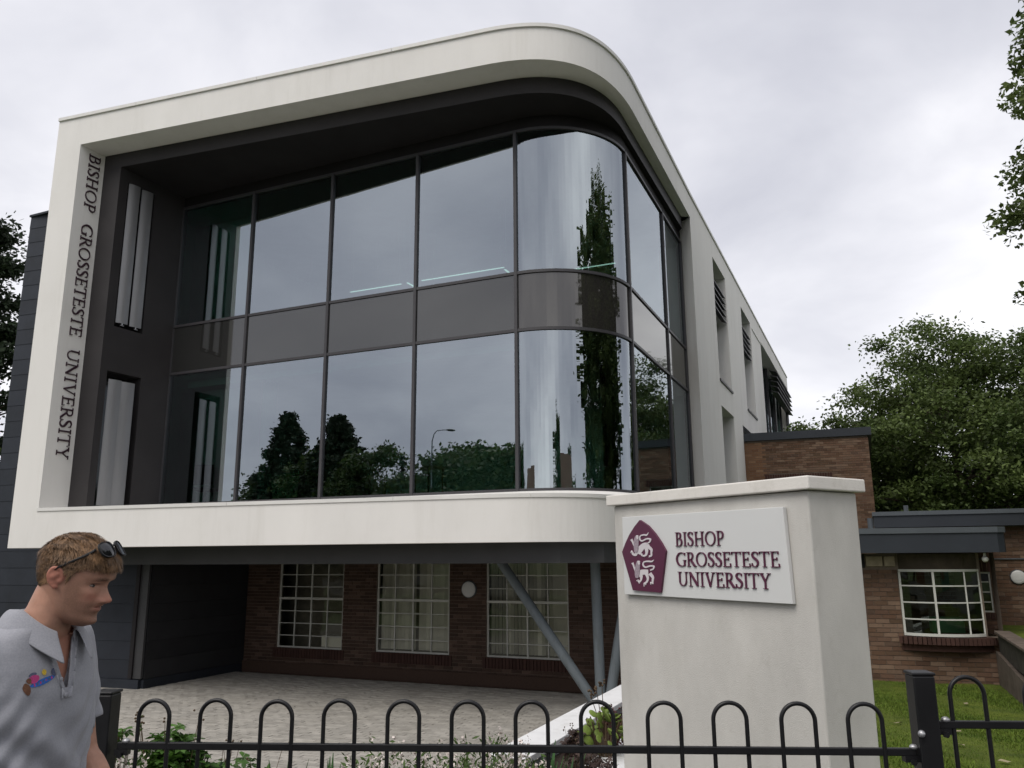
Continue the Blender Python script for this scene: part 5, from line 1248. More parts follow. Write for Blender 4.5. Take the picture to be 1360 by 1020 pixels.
for i, (e, s, ln, ang, lb) in enumerate([(-6.6, 3.6, 2.4, 0, 'first slim pendant light from the left behind the upper glass'), (-4.9, 2.6, 1.5, 0, 'second slim pendant light, above the second spandrel'), (-3.9, 3.1, 1.3, math.pi / 2, 'short pendant light set end-on behind the third upper pane'), (-2.5, 2.6, 2.2, 0, 'long pendant light behind the fourth upper pane'), (-1.4, 3.2, 1.2, math.pi / 2, 'end-on pendant light at the right of the fourth upper pane'), (.2, 3.4, 1.6, .0, 'pendant light seen through the curved upper pane')]):
    pendant(e, s, 8.15 + .05 * (i % 2), ln, ang, lb)
t = empty('desk_chair', W(-8.1, .75, 2.79), BROT + .5, 'black desk chair inside the lower left pane', 'chair')
mb = MB(); mb.box((0, 0, .46), (.46, .46, .07)); mb.build('seat', M['clad_black'], t, bevel=.02)
mb = MB(); mb.box((0, -.24, .78), (.44, .05, .46)); mb.build('backrest', M['clad_black'], t, bevel=.02)
mb = MB(); mb.tube([(0, 0, .05), (0, 0, .44)], .03, 8)
for k in range(5): a = k * 1.257; mb.tube([(0, 0, .09), (math.cos(a) * .28, math.sin(a) * .28, .04)], .018, 6)
mb.build('leg', M['mullion'], t)
t = empty('storage_bin', W(-5.55, .62, 2.79), BROT, 'pale green storage bin standing inside the second lower pane', 'bin')
mb = MB(); mb.hexa([(-.32, -.22, 0), (.32, -.22, 0), (.32, .22, 0), (-.32, .22, 0), (-.40, -.27, .62), (.40, -.27, .62), (.40, .27, .62), (-.40, .27, .62)]); mb.build('bin_body', M['bin_green'], t, bevel=.01)
mb = MB(); mb.box((0, 0, .65), (.88, .60, .06)); mb.build('bin_lid', M['bin_green'], t, bevel=.01)
t = empty('table', W(-3.0, 1.1, 2.79), BROT, 'white topped table inside the third lower pane', 'table')
mb = MB(); mb.box((0, 0, .73), (1.5, .7, .03)); mb.build('table_top', M['light_white'], t)
for sx in (-.7, .7):
    for sy in (-.3, .3): mb = MB(); mb.tube([(sx, sy, 0), (sx, sy, .715)], .02, 8); mb.build('leg', M['mullion'], t)
M_ = None
# ------------------------------------------------------------------ the man
M['polo'] = mat('grey_marl_jersey', (.30, .305, .335), rough=.92, var=.10, scale=240, bump=.35, bscale=900, bdist=.0008, spec=.1, sheen=.25)
M['denim'] = mat('dark_denim', (.030, .038, .060), rough=.9, var=.2, scale=60)
M['shoe'] = mat('dark_shoe', (.03, .028, .026), rough=.6, var=.2)
M['hair'] = mat('short_brown_hair', (.120, .070, .037), rough=.55, var=.35, scale=40, island=.45, col2=(.21, .122, .062), spec=.4)
M['lens'] = mat('black_lens', (.008, .008, .010), rough=.08, var=.1, spec=.7)
M['frame_black'] = mat('matt_black_frame', (.012, .012, .013), rough=.45, var=.1)
M['eye'] = mat('eye_white', (.20, .165, .145), rough=.25, var=.05)
M['iris'] = mat('iris', (.03, .035, .04), rough=.2, var=.1)
def skin_mat():
    m = mat('skin', (.43, .235, .165), rough=.52, var=.10, scale=45, bump=.25, bscale=420, bdist=.0008, spec=.35)
    t = m.node_tree; b = t.nodes['Principled BSDF']; b.inputs['Subsurface Weight'].default_value = .12
    b.inputs['Subsurface Radius'].default_value = (.012, .005, .003); b.inputs['Subsurface Scale'].default_value = .5
    src = b.inputs['Base Color'].links[0].from_socket; last = src
    for an, c in (('stubble', (.085, .052, .035)), ('red', (.40, .13, .095)), ('lip', (.29, .105, .085)), ('brow', (.060, .034, .020))):
        at = t.nodes.new('ShaderNodeAttribute'); at.attribute_name = an; mx = t.nodes.new('ShaderNodeMix'); mx.data_type = 'RGBA'
        fac = at.outputs['Fac']
        if an in ('stubble', 'brow'):
            no = t.nodes.new('ShaderNodeTexNoise'); no.inputs['Scale'].default_value = 520 if an == 'stubble' else 300; no.inputs['Detail'].default_value = 2
            mr = t.nodes.new('ShaderNodeMapRange'); mr.inputs['From Min'].default_value = .35; mr.inputs['From Max'].default_value = .65; mr.inputs['To Min'].default_value = .55
            t.links.new(no.outputs[0], mr.inputs[0]); mu = t.nodes.new('ShaderNodeMath'); mu.operation = 'MULTIPLY'
            t.links.new(fac, mu.inputs[0]); t.links.new(mr.outputs[0], mu.inputs[1]); fac = mu.outputs[0]
        t.links.new(fac, mx.inputs[0]); t.links.new(last, mx.inputs[6]); mx.inputs[7].default_value = (*c, 1); last = mx.outputs[2]
    t.links.new(last, b.inputs['Base Color']); return m
M['skin'] = skin_mat()

BTH = rad(-12); BO = Vector((-1.2545, 2.144, 0)); HS = .935
PZ = 1.028
PR = empty('person', BO, BTH, 'man in grey polo shirt with sunglasses on his head, looking down to the right', 'person')
PR.scale = (1, 1, PZ)
MW2B = (Matrix.Translation(BO) @ Matrix.Rotation(BTH, 4, 'Z') @ Matrix.Diagonal((1, 1, PZ, 1))).inverted()
HY, HPI = rad(0), rad(16)
hf = Vector((math.cos(HY) * math.cos(HPI), math.sin(HY) * math.cos(HPI), -math.sin(HPI))); hl = Vector((-math.sin(HY), math.cos(HY), 0)); hu = hf.cross(hl)
roll_ = rad(3); hl2 = hl * math.cos(roll_) + hu * math.sin(roll_); hu2 = -hl * math.sin(roll_) + hu * math.cos(roll_)
HW = Matrix(((hf.x, hl2.x, hu2.x, -1.132), (hf.y, hl2.y, hu2.y, 2.130), (hf.z, hl2.z, hu2.z, 1.675), (0, 0, 0, 1))) @ Matrix.Scale(HS, 4)
HB = MW2B @ HW                      # head frame -> body frame
HBn = np.array(HB); HBi = np.array(HB.inverted())
def interp(z, tab):
    zs_, vs_ = zip(*tab); return np.interp(z, zs_, vs_)
FR = [(-.120, .060), (-.114, .080), (-.104, .092), (-.094, .093), (-.082, .086), (-.070, .092), (-.060, .092), (-.050, .095), (-.040, .092), (-.02, .088), (0, .086), (.012, .092), (.022, .0985), (.035, .0995), (.055, .096), (.075, .085), (.092, .066), (.104, .042), (.112, .018), (.115, .0)]
BK = [(-.120, .020), (-.110, .004), (-.09, -.020), (-.07, -.048), (-.05, -.070), (-.03, -.086), (0, -.098), (.03, -.103), (.06, -.096), (.085, -.074), (.1, -.048), (.11, -.022), (.115, -.003)]
WD = [(-.120, .020), (-.112, .032), (-.10, .043), (-.085, .051), (-.06, .058), (-.03, .066), (0, .072), (.03, .0765), (.06, .073), (.08, .062), (.095, .046), (.106, .028), (.112, .014), (.115, .002)]
def smooth_tab(z, tab):
    return sum(interp(z + d, tab) * k for d, k in ((-.006, .2), (-.003, .2), (0, .2), (.003, .2), (.006, .2)))
def head_pt(z, ph, infl=0.0):
    """Point of the bare head surface at height z and angle ph (0 = face, pi = back), both arrays."""
    f, b, wd = smooth_tab(z, FR), smooth_tab(z, BK), smooth_tab(z, WD); xc = -.008 + 0 * z
    c, s = np.cos(ph), np.sin(ph)
    front = c >= 0
    x = np.where(front, xc + (f - xc) * np.abs(c) ** .88, xc - (xc - b) * np.abs(c) ** .92)
    y = wd * np.sign(s) * np.abs(s) ** .86
    g = lambda yc, zc, sy, sz: np.exp(-((y - yc) / sy) ** 2 - ((z - zc) / sz) ** 2)
    g2 = lambda yc, zc, sy, sz: g(yc, zc, sy, sz) + g(-yc, zc, sy, sz)
    nz = interp(z, [(-.053, 0), (-.049, .004), (-.044, .016), (-.039, .027), (-.033, .0315), (-.026, .0265), (-.016, .0175), (-.004, .0095), (.006, .0045), (.016, 0)])
    ny = interp(z, [(-.05, .014), (-.038, .0125), (-.03, .0105), (-.01, .0085), (.01, .009)])
    d = nz * np.exp(-(np.abs(y) / ny) ** 2.2)
    d += .009 * g2(.0155, -.0395, .0058, .0065)
    d += -.0095 * g2(.0315, .000, .0150, .0100) + .0052 * g2(.027, .0195, .020, .0065) + .0045 * g2(.046, -.022, .016, .012)
    d += .0040 * g(0, -.0515, .017, .0045) + .0042 * g(0, -.0665, .016, .0048) + .004 * g(0, -.098, .016, .010) - .003 * g2(.026, -.055, .008, .016)
    x = x + np.where(front, d, 0)
    r = np.sqrt(x * x + y * y) + 1e-9; k = 1 + infl / np.maximum(r, .02)
    return np.stack([x * k, y * k, z + infl * np.clip(z / .115, 0, 1) ** 2], -1)
def grid_faces(nu, nv):
    f = []
    for i in range(nu - 1):
        for j in range(nv): f.append((i * nv + j, i * nv + (j + 1) % nv, (i + 1) * nv + (j + 1) % nv, (i + 1) * nv + j))
    return f
class BodyMB(MB):
    def loft(s, rings):
        n = len(rings[0]); o = len(s.v)
        for r in rings: s.v += [tuple(p) for p in r]
        for i in range(len(rings) - 1):
            for j in range(n): s.f.append((o + i * n + j, o + i * n + (j + 1) % n, o + (i + 1) * n + (j + 1) % n, o + (i + 1) * n + j)); s.m.append(0)
        s.f.append(tuple(o + j for j in reversed(range(n)))); s.m.append(0); s.f.append(tuple(o + (len(rings) - 1) * n + j for j in range(n))); s.m.append(0)
    def chain(s, pts, rs, n=16, sub=5):
        q = spl([(*p, r) for p, r in zip(pts, rs)], sub); s.tube([a[:3] for a in q], [a[3] for a in q], n)
        s.ball(q[0][:3], q[0][3], 14, 10); s.ball(q[-1][:3], q[-1][3], 14, 10)
def ring(cx, cy, z, hx, hy, n=40, ex=2.4):
    return [(cx + hx * math.copysign(abs(math.cos(t)) ** (2 / ex), math.cos(t)), cy + hy * math.copysign(abs(math.sin(t)) ** (2 / ex), math.sin(t)), z) for t in [2 * math.pi * k / n for k in range(n)]]
def remesh(name, mb, voxel, smooth_it=2):
    o = mb.build(name, M['skin']); md = o.modifiers.new('r', 'REMESH'); md.mode = 'VOXEL'; md.voxel_size = voxel
    if smooth_it: sm = o.modifiers.new('s', 'SMOOTH'); sm.iterations = smooth_it; sm.factor = .5
    dg = bpy.context.evaluated_depsgraph_get(); dg.update(); me = bpy.data.meshes.new_from_object(o.evaluated_get(dg)); bpy.data.objects.remove(o); me.name = name; return me
def verts(me): a = np.empty(len(me.vertices) * 3, np.float32); me.vertices.foreach_get('co', a); return a.reshape(-1, 3).astype(float)
def setv(me, V): me.vertices.foreach_set('co', np.asarray(V, np.float32).ravel()); me.update()

# --- skeleton in the body frame (x forward, y to his left)
SHR, SHL = Vector((.0, -.185, 1.455)), Vector((-.005, .168, 1.455))
ELR, WRR = Vector((-.03, -.250, 1.17)), Vector((.09, -.235, .93))
ELL, WRL = Vector((.045, .190, 1.185)), Vector((.21, .165, 1.00))
KNR, ANR = Vector((.13, -.10, .50)), Vector((.20, -.10, .11)); KNL, ANL = Vector((-.02, .10, .50)), Vector((-.20, .10, .14))
bd = BodyMB()
nz_, nph = 120, 128
zg = np.linspace(-.119, .1145, nz_); pg = np.linspace(0, 2 * math.pi, nph, endpoint=False)
Hg = head_pt(np.repeat(zg, nph), np.tile(pg, nz_)); Hg = Hg @ HBn[:3, :3].T + HBn[:3, 3]
o_ = len(bd.v); bd.v += [tuple(p) for p in Hg]; 
for f in grid_faces(nz_, nph): bd.f.append(tuple(o_ + i for i in f)); bd.m.append(0)
bd.f.append(tuple(o_ + i for i in reversed(range(nph)))); bd.m.append(0); bd.f.append(tuple(o_ + (nz_ - 1) * nph + i for i in range(nph))); bd.m.append(0)
hb = lambda x, y, z: tuple(HB @ Vector((x, y, z)))
for sy in (-1, 1):                     # ears
    EARK = .9
    pts = [(.014, .0725, -.014), (.019, .076, .006), (.015, .080, .022), (.002, .085, .031), (-.012, .088, .026), (-.018, .088, .010), (-.014, .085, -.008), (-.003, .080, -.022), (.006, .076, -.028), (.012, .073, -.022)]
    q = spl([(a * EARK - .014, b + .0010, c * EARK) for a, b, c in pts], 5); bd.tube([hb(a + .002, sy * (b - .002), c) for a, b, c in q], .0046, 8)
    bd.ball(hb(.0, 0, 0), (.001, .001, .001), 6, 4)
    for a, b, c, r in ((.002, .0745, .012, .012), (-.004, .078, .004, .012), (.0, .0745, -.012, .010), (.006, .0745, -.024, .0075), (.014, .0745, -.006, .006), (-.006, .0785, .018, .010)): bd.ball(hb(a * EARK - .014, sy * (b + .0008), c * EARK), r * .93, 10, 8)
bd.loft([ring(.022, 0, 1.43, .066, .10, 32), ring(.034, .002, 1.485, .064, .076, 32), ring(.056, .004, 1.53, .0600, .0615, 32, 2.1), ring(.070, .006, 1.56, .0575, .0575, 32, 2.05), ring(.084, .008, 1.60, .055, .0555, 32, 2.05), ring(.094, .010, 1.64, .046, .050, 32, 2.05)])
bd.loft([ring(0, 0, .88, .10, .155), ring(0, 0, 1.0, .098, .148), ring(.002, 0, 1.15, .102, .155), ring(.006, 0, 1.3, .11, .165), ring(.008, 0, 1.40, .102, .165), ring(.016, 0, 1.45, .085, .15), ring(.026, 0, 1.485, .07, .11)])
def limb(a, b, c, r, n=16): bd.chain([a, a.lerp(b, .5), b, b.lerp(c, .3), c], r, n, 4)
limb(SHR, ELR, WRR, [.055, .048, .041, .042, .027]); limb(SHL, ELL, WRL, [.055, .048, .041, .042, .027])
def hand(wr, el, sy):
    d = (wr - el).normalized(); d = (d + Vector((.10, 0, -.25))).normalized(); side = Vector((0, 1, 0)) * sy; side = (side - d * side.dot(d)).normalized(); up = d.cross(side)       # up: across the palm
    bd.loft([[tuple(wr + d * t + up * (u * math.cos(k / 16 * 6.2832)) + side * (v * math.sin(k / 16 * 6.2832))) for k in range(16)] for t, u, v in ((-.01, .027, .020), (.02, .032, .018), (.05, .041, .0165), (.085, .042, .014), (.098, .038, .011))])
    for k, (o, l) in enumerate(((-.030, .068), (-.010, .080), (.010, .074), (.029, .058))):
        p0 = wr + d * .085 + up * o; c1 = (d * .95 - side * .30).normalized(); c2 = (d * .70 - side * .70).normalized()
        bd.chain([p0, p0 + d * l * .2 + c1 * l * .25, p0 + d * l * .2 + c1 * l * .3 + c2 * l * .30, p0 + d * l * .2 + c1 * l * .3 + c2 * l * .5], [.0092, .0088, .0080, .0068], 10, 3)
    p0 = wr + d * .022 - up * .026; bd.chain([p0, p0 + d * .022 - up * .022 - side * .008, p0 + d * .05 - up * .028 - side * .018, p0 + d * .07 - up * .026 - side * .024], [.013, .0115, .010, .008], 10, 3)
hand(WRR, ELR, -1); hand(WRL, ELL, 1)
for hp_, kn, an, sy in ((Vector((0, -.09, .90)), KNR, ANR, -1), (Vector((0, .09, .90)), KNL, ANL, 1)):
    bd.chain([hp_, hp_.lerp(kn, .5), kn, kn.lerp(an, .35), an], [.085, .072, .052, .052, .036], 16, 4)
    bd.chain([an + Vector((-.02, 0, -.05)), an + Vector((.07, 0, -.06)), an + Vector((.15, 0, -.07))], [.034, .032, .024], 12, 3)
bm_ = remesh('person_body', bd, .0029, 2)
V = verts(bm_); L = (V - HBn[:3, 3]) @ HBi[:3, :3].T      # head frame coordinates of every vertex
x, y, z = L.T; near = (x > -.13) & (x < .14) & (np.abs(y) < .1) & (z > -.15) & (z < .13)
G = lambda yc, zc, sy, sz: np.exp(-((y - yc) / sy) ** 2 - ((z - zc) / sz) ** 2)
face = np.clip((x - .045) / .02, 0, 1) * near
dx = face * (-.0042 * np.exp(-(z + .0588) ** 2 / .0016 ** 2) * np.exp(-(y / .024) ** 4) - .0030 * (G(.010, -.046, .0045, .0025) + G(-.010, -.046, .0045, .0025)))
lid = np.zeros_like(x)
for sy in (-1, 1): dx += face * (.0035 * G(sy * .031, .0075, .013, .0030) - .0035 * G(sy * .031, -.0015, .0115, .0022) + .0018 * G(sy * .031, -.0075, .013, .003) - .0016 * G(sy * .031, .0118, .013, .002))
V = V + dx[:, None] * HBn[:3, 0]
setv(bm_, V)
def attr(me, nm, a): at = me.attributes.new(nm, 'FLOAT', 'POINT'); at.data.foreach_set('value', np.asarray(np.clip(a, 0, 1), np.float32))
jaw = np.clip((-.030 - .55 * np.clip(.05 - x, -.02, .06) * 0 - z) / .02, 0, 1) * near * np.clip((x + .005) / .03, 0, 1) * np.clip((z + .150) / .03, 0, 1)
side_ = np.clip((np.abs(y) - .035) / .015, 0, 1) * np.clip((.068 - x) / .02, 0, 1) * np.clip((x - .010) / .012, 0, 1) * np.clip((.012 - z) / .03, 0, 1) * np.clip((z + .10) / .03, 0, 1) * near
lipm = face * np.exp(-((z + .0590) / .0085) ** 4) * np.exp(-(y / .022) ** 4)
attr(bm_, 'stubble', np.maximum(jaw, side_) * .55 * (1 - lipm))
attr(bm_, 'lip', lipm * .75)
ear = near * (np.abs(y) > .0735) * (x > -.045) * (x < .018)
attr(bm_, 'red', np.maximum(.55 * ear, .40 * face * (G(.036, -.030, .018, .016) + G(-.036, -.030, .018, .016) + G(0, -.034, .016, .013))) + .25 * np.clip((-.14 - z) / .03, 0, 1) * (z > -.4))
lash = near * np.clip((x - .05) / .01, 0, 1) * np.exp(-((np.abs(y) - .032) / .0135) ** 4) * np.exp(-((z - .0042 + .25 * np.clip(np.abs(y) - .034, 0, 1)) / .0020) ** 2)
attr(bm_, 'brow', .8 * lash + near * np.clip((x - .05) / .01, 0, 1) * np.exp(-((np.abs(y) - .030) / .017) ** 4) * np.exp(-((z - .0205 - .10 * (.03 - np.abs(y)) * .3) / .0060) ** 2) * 1.0)
bm_.materials.clear(); bm_.materials.append(M['skin']); bm_.shade_smooth(); link('skin', bm_, PR)
# eyes: narrow slits of ball behind the lids
for sy in (-1, 1):
    sel = (np.abs(y - sy * .031) < .004) & (np.abs(z + .002) < .003) & (x > .04); xs_ = float((x[sel] + dx[sel] / HS).max()) if sel.any() else .07
    def eb(c, r, nm, m_, par):
        mb = MB(); mb.ball((0, 0, 0), r, 20, 12); mb.v = [hb(c[0] + p[0], c[1] + p[1], c[2] + p[2]) for p in mb.v]; return mb.build(nm, M[m_], par, smooth=True)
    eo = eb((xs_ - .0098, sy * .0315, -.0022), (.0108, .0135, .0048), 'eye', 'eye', PR)
    eb((xs_ - .0056, sy * .0330, -.0026), (.0072, .0066, .0046), 'iris', 'iris', eo)

# --- hair: a close cap plus strands
rng = np.random.default_rng(77)
def hair_mask(p):
    x, y, z = p.T; ay = np.abs(y)
    line = np.where(x > .045, .058 + .0 * x - .10 * np.clip(ay - .045, 0, 1), np.where(x > .018, -.004 + (x - .018) * 2.1, np.where(x > -.020, .020 - np.clip(.018 - x, 0, .04) * .25, -.058 + np.clip(x + .09, 0, .07) * .75)))
    return z > line
n = 60000
zc = rng.uniform(-.075, .1145, n); ph = rng.uniform(0, 2 * math.pi, n)
P = head_pt(zc, ph, .0015); wgt = np.maximum(.1, np.hypot(P[:, 0], P[:, 1]) / .1); keep = hair_mask(P) & (rng.uniform(0, 1, n) < wgt); P = P[keep][:26000]; n = len(P)
ctr = np.array([-.008, 0, .0]); nr = P - ctr; nr /= np.linalg.norm(nr, axis=1)[:, None]
top = np.clip((P[:, 2] - .035) / .05, 0, 1)
comb_ = np.stack([.9 * top + -.25 * (1 - top), np.sign(P[:, 1]) * (.10 + .35 * top * np.clip(P[:, 0] / .08, 0, 1)) * 0 - .35 * top, -.95 * (1 - top) - .1], 1) + rng.normal(0, .22, (n, 3))
clump = np.stack([np.sin(P[:, 1] * 210 + P[:, 2] * 90), np.cos(P[:, 0] * 190 + P[:, 1] * 60), np.sin(P[:, 2] * 160 + P[:, 0] * 80)], 1); comb_ += .16 * clump
tg = comb_ - nr * (comb_ * nr).sum(1)[:, None]; tg /= np.linalg.norm(tg, axis=1)[:, None]
ln = (.010 + .022 * top + .004 * top * np.clip((P[:, 0] - .04) / .04, 0, 1)) * rng.uniform(.7, 1.25, n); ln *= np.where(P[:, 2] < -.02, .55, 1)
lift = (.14 + .26 * top + .10 * clump[:, 0]) 
bin_ = np.cross(nr, tg); wd = .0007
q0 = P; q1 = P + (tg * .55 + nr * lift[:, None] * .55) * ln[:, None]; q2 = P + (tg * 1.0 + nr * (lift * .62)[:, None] + np.array([0, 0, -.12]) * top[:, None]) * ln[:, None]
Vs = np.stack([q0 - bin_ * wd, q0 + bin_ * wd, q1 + bin_ * wd, q1 - bin_ * wd, q2 + bin_ * wd * .4, q2 - bin_ * wd * .4], 1).reshape(-1, 3)
i6 = np.arange(n)[:, None] * 6; F = np.concatenate([i6 + [0, 1, 2, 3], i6 + [3, 2, 4, 5]])
cap_z = np.linspace(-.075, .1147, 70); cap_p = np.linspace(0, 2 * math.pi, 90, endpoint=False); CP = head_pt(np.repeat(cap_z, 90), np.tile(cap_p, 70), 0)
topc = np.clip((CP[:, 2] - .03) / .05, 0, 1); CP2 = head_pt(np.repeat(cap_z, 90), np.tile(cap_p, 70), .0022) ; nr2 = (CP - ctr) / np.linalg.norm(CP - ctr, axis=1)[:, None]
CP2 = CP2 + nr2 * (topc * (.0045 + .0010 * np.sin(CP[:, 1] * 170 + CP[:, 0] * 60)))[:, None]
mk = hair_mask(CP); CF = np.array([f for f in grid_faces(70, 90) if mk[list(f)].all()])
allV = np.concatenate([Vs, CP2]); allF = np.concatenate([F, CF + len(Vs)]); allV = allV @ HBn[:3, :3].T + HBn[:3, 3]
np_mesh('hair', allV, allF, M['hair'], PR)

# --- polo shirt
sh = BodyMB()
sh.loft([ring(-.005, 0, .90, .132, .190), ring(-.004, 0, 1.0, .128, .182), ring(.000, 0, 1.10, .130, .180), ring(.004, 0, 1.2, .132, .186), ring(.006, 0, 1.3, .133, .195), ring(.006, 0, 1.37, .128, .199), ring(.008, 0, 1.42, .114, .196), ring(.014, .002, 1.46, .096, .180), ring(.022, .004, 1.49, .083, .148), ring(.034, .006, 1.515, .076, .100), ring(.046, .008, 1.54, .070, .072)])
def sleeve(a, b, r0, r1):
    c = a.lerp(b, .74); sh.chain([a + (a - b) * .02, a.lerp(b, .3), c], [r0, (r0 + r1) / 2 + .003, r1], 20, 5)
sleeve(SHR, ELR, .070, .066); sleeve(SHL, ELL, .060, .056)
sm_ = remesh('shirt', sh, .005, 7)
V = verts(sm_); x, y, z = V.T
# creases: soft diagonal pulls over the chest and belly
nrm = V - np.stack([np.full_like(x, .0), np.zeros_like(y), z], 1); nrm /= np.linalg.norm(nrm, axis=1)[:, None] + 1e-9
cr_ = .0105 * np.sin((z * 1.0 + y * .75) * 62 + 1.5 * np.sin(z * 17 + y * 9)) * np.clip((1.36 - z) / .12, 0, 1) * np.clip((.12 - y) / .15, .15, 1)
cr_ += .0062 * np.sin((z * .9 - y * .8) * 88 + 2 * np.sin(y * 23)) * np.clip((1.42 - z) / .15, 0, 1) * np.clip(np.abs(y) / .15, .2, 1)
cr_ += .0030 * np.sin(y * 120 + z * 40 + 3 * np.sin(z * 12)) * np.clip((1.30 - z) / .2, 0, 1)
cr_ *= np.clip((x + .02) / .08, .12, 1)
V = V + nrm * cr_[:, None]
setv(sm_, V)
import bmesh
bmm = bmesh.new(); bmm.from_mesh(sm_); dl = []
for f in bmm.faces:
    c = f.calc_center_median()
    zn = 1.365
    vv = c.x > .03 and c.z > zn and abs(c.y - .004) < .004 + (c.z - zn) * .30
    nk = c.z > 1.49 and ((c.x - .040) / .088) ** 2 + ((c.y - .007) / .094) ** 2 < 1.0 and c.z > 1.496
    hole = c.z < .905
    sR = (Vector(c) - SHR).dot((ELR - SHR).normalized()); sL = (Vector(c) - SHL).dot((ELL - SHL).normalized()); LR = (ELR - SHR).length * .74; LL_ = (ELL - SHL).length * .74
    slv = (c.y < -.19 and sR > LR) or (c.y > .185 and sL > LL_)
    if vv or nk or hole or slv: dl.append(f)
bmesh.ops.delete(bmm, geom=dl, context='FACES')
for v in [v for v in bmm.verts if v.is_boundary]:      # true up the cut edges
    c = v.co
    if c.z < .93: c.z = .905
    elif c.x > .03 and 1.35 < c.z < 1.50 and abs(c.y) < .075: c.y = .004 + math.copysign(.004 + max(0, c.z - 1.365) * .30, c.y - .004)
    elif c.z < 1.40:
        S_, E_ = (SHR, ELR) if c.y < 0 else (SHL, ELL); ax_ = (E_ - S_).normalized(); v.co = c - ax_ * ((c - S_).dot(ax_) - (E_ - S_).length * .74)
bmm.to_mesh(sm_); bmm.free()
sm_.materials.clear(); sm_.materials.append(M['polo']); sm_.shade_smooth(); so = link('shirt', sm_, PR)
md = so.modifiers.new('thick', 'SOLIDIFY'); md.thickness = .0022; md.offset = 1
# collar: a stand round the neck folded outwards into two points
def collar():
    n = 56; inner, topr, outr, tipr = [], [], [], []
    for k in range(n + 1):
        t = k / n; a = rad(24) + (2 * math.pi - rad(48)) * t; ca, sa = math.cos(a), math.sin(a); fr_ = max(0.0, ca)
        base = Vector((.045 + .078 * ca, .007 + .086 * sa, 1.512 - .046 * fr_ ** 1.1 - .006 * (1 - abs(sa))))
        tp = Vector((.050 + .068 * ca, .007 + .071 * sa, base.z + .030 + .010 * (1 - fr_)))
        fl = Vector((.046 + .086 * ca, .007 + .092 * sa, tp.z - .008)); e_ = min(t, 1 - t)
        dropv = .036 + .032 * max(0, 1 - e_ / .16) ** 1.2
        tip = Vector((.044 + (.098 + .022 * fr_) * ca + .012 * max(0, 1 - e_ / .12), .007 + (.108 + .004 * abs(sa)) * sa, fl.z - dropv))
        inner.append(base); topr.append(tp); outr.append(fl); tipr.append(tip)
    mb = MB()
    rows = [inner, topr, [a.lerp(b, .5) + Vector((0, 0, .007)) for a, b in zip(topr, outr)], outr, [a.lerp(b, .5) + (b - a).cross(Vector((0, 0, 1))) * 0 for a, b in zip(outr, tipr)], tipr]
    o = 0; vs = [tuple(p) for r in rows for p in r]; fs = []
    for i in range(len(rows) - 1):
        for k in range(n): fs.append((i * (n + 1) + k, i * (n + 1) + k + 1, (i + 1) * (n + 1) + k + 1, (i + 1) * (n + 1) + k))
    mb.add(vs, fs); c = mb.build('collar', M['polo'], so, smooth=True); m_ = c.modifiers.new('t', 'SOLIDIFY'); m_.thickness = .003; s_ = c.modifiers.new('sub', 'SUBSURF'); s_.levels = 1; s_.render_levels = 1
collar()
dgx = bpy.context.evaluated_depsgraph_get(); dgx.update(); sev = so.evaluated_get(dgx)
def on_shirt(y_, z_, dpt=.0):
    ok_, loc, nn, _ = sev.ray_cast(Vector((.5, y_, z_)), Vector((-1, 0, 0)))
    return (loc + nn * dpt) if ok_ else Vector((.13 + dpt, y_, z_))
# placket edge and buttons
for sy, y0 in ((-1, -.006), (1, .012)):
    mb = MB(); pts = [(.004 + sy * .0085, 1.345), (.004 + sy * .0085, 1.368), (.004 + sy * .022, 1.40), (.004 + sy * .031, 1.43), (.004 + sy * .039, 1.455), (.004 + sy * .046, 1.48)]
    rows = [[on_shirt(a - .009, b, .0035), on_shirt(a + .009, b, .0035)] for a, b in pts]
    for i in range(len(rows) - 1): mb.quad(rows[i][0], rows[i][1], rows[i + 1][1], rows[i + 1][0])
    pk = mb.build('placket', M['polo'], so, smooth=True); m_ = pk.modifiers.new('t', 'SOLIDIFY'); m_.thickness = .003; m_.offset = 0
for z_ in (1.352, 1.388):
    mb = MB(); p = on_shirt(-.004 - (z_ - 1.352) * .35, z_, .006); mb.ball(p, (.0025, .0055, .0055), 10, 6); mb.build('button', M['polo'], so, smooth=True)
# small many-coloured embroidered patch on the right breast: plain coloured blobs and a blue strip
for nm, c in (('thread_blue', (.03, .12, .42)), ('thread_pink', (.42, .05, .18)), ('thread_brown', (.12, .055, .03)), ('thread_yellow', (.60, .42, .05)), ('thread_slate', (.09, .10, .16))): M[nm] = mat(nm, c, rough=.8, var=.3, scale=400)
def stitch(y_, z_, ry, rz, m_, tilt=0.0):
    mb = MB(); n = 20; c0 = on_shirt(y_, z_, .0022); vs = [c0]
    for k in range(n):
        a = 2 * math.pi * k / n; u, v = ry * math.cos(a) * (1 + .06 * math.sin(3 * a)), rz * math.sin(a) * (1 + .06 * math.cos(4 * a)); vs.append(on_shirt(y_ + u * math.cos(tilt) - v * math.sin(tilt), z_ + u * math.sin(tilt) + v * math.cos(tilt), .0022))
    mb.add([tuple(p) for p in vs], [(0, 1 + k, 1 + (k + 1) % n) for k in range(n)]); mb.build('embroidery', M[m_], so)
LX, LZ = -.074, 1.392
for dy, dz, ry, rz, m_ in ((.008, -.003, .036, .0065, 'thread_blue'), (-.034, -.006, .008, .013, 'thread_brown'), (-.016, .010, .014, .009, 'thread_pink'), (-.018, .020, .010, .005, 'thread_slate'), (.012, .016, .0065, .0065, 'thread_yellow'), (.040, .007, .008, .009, 'thread_slate'), (-.028, .010, .006, .006, 'thread_brown')):
    stitch(LX + dy, LZ + dz + dy * .22, ry, rz, m_, .22)
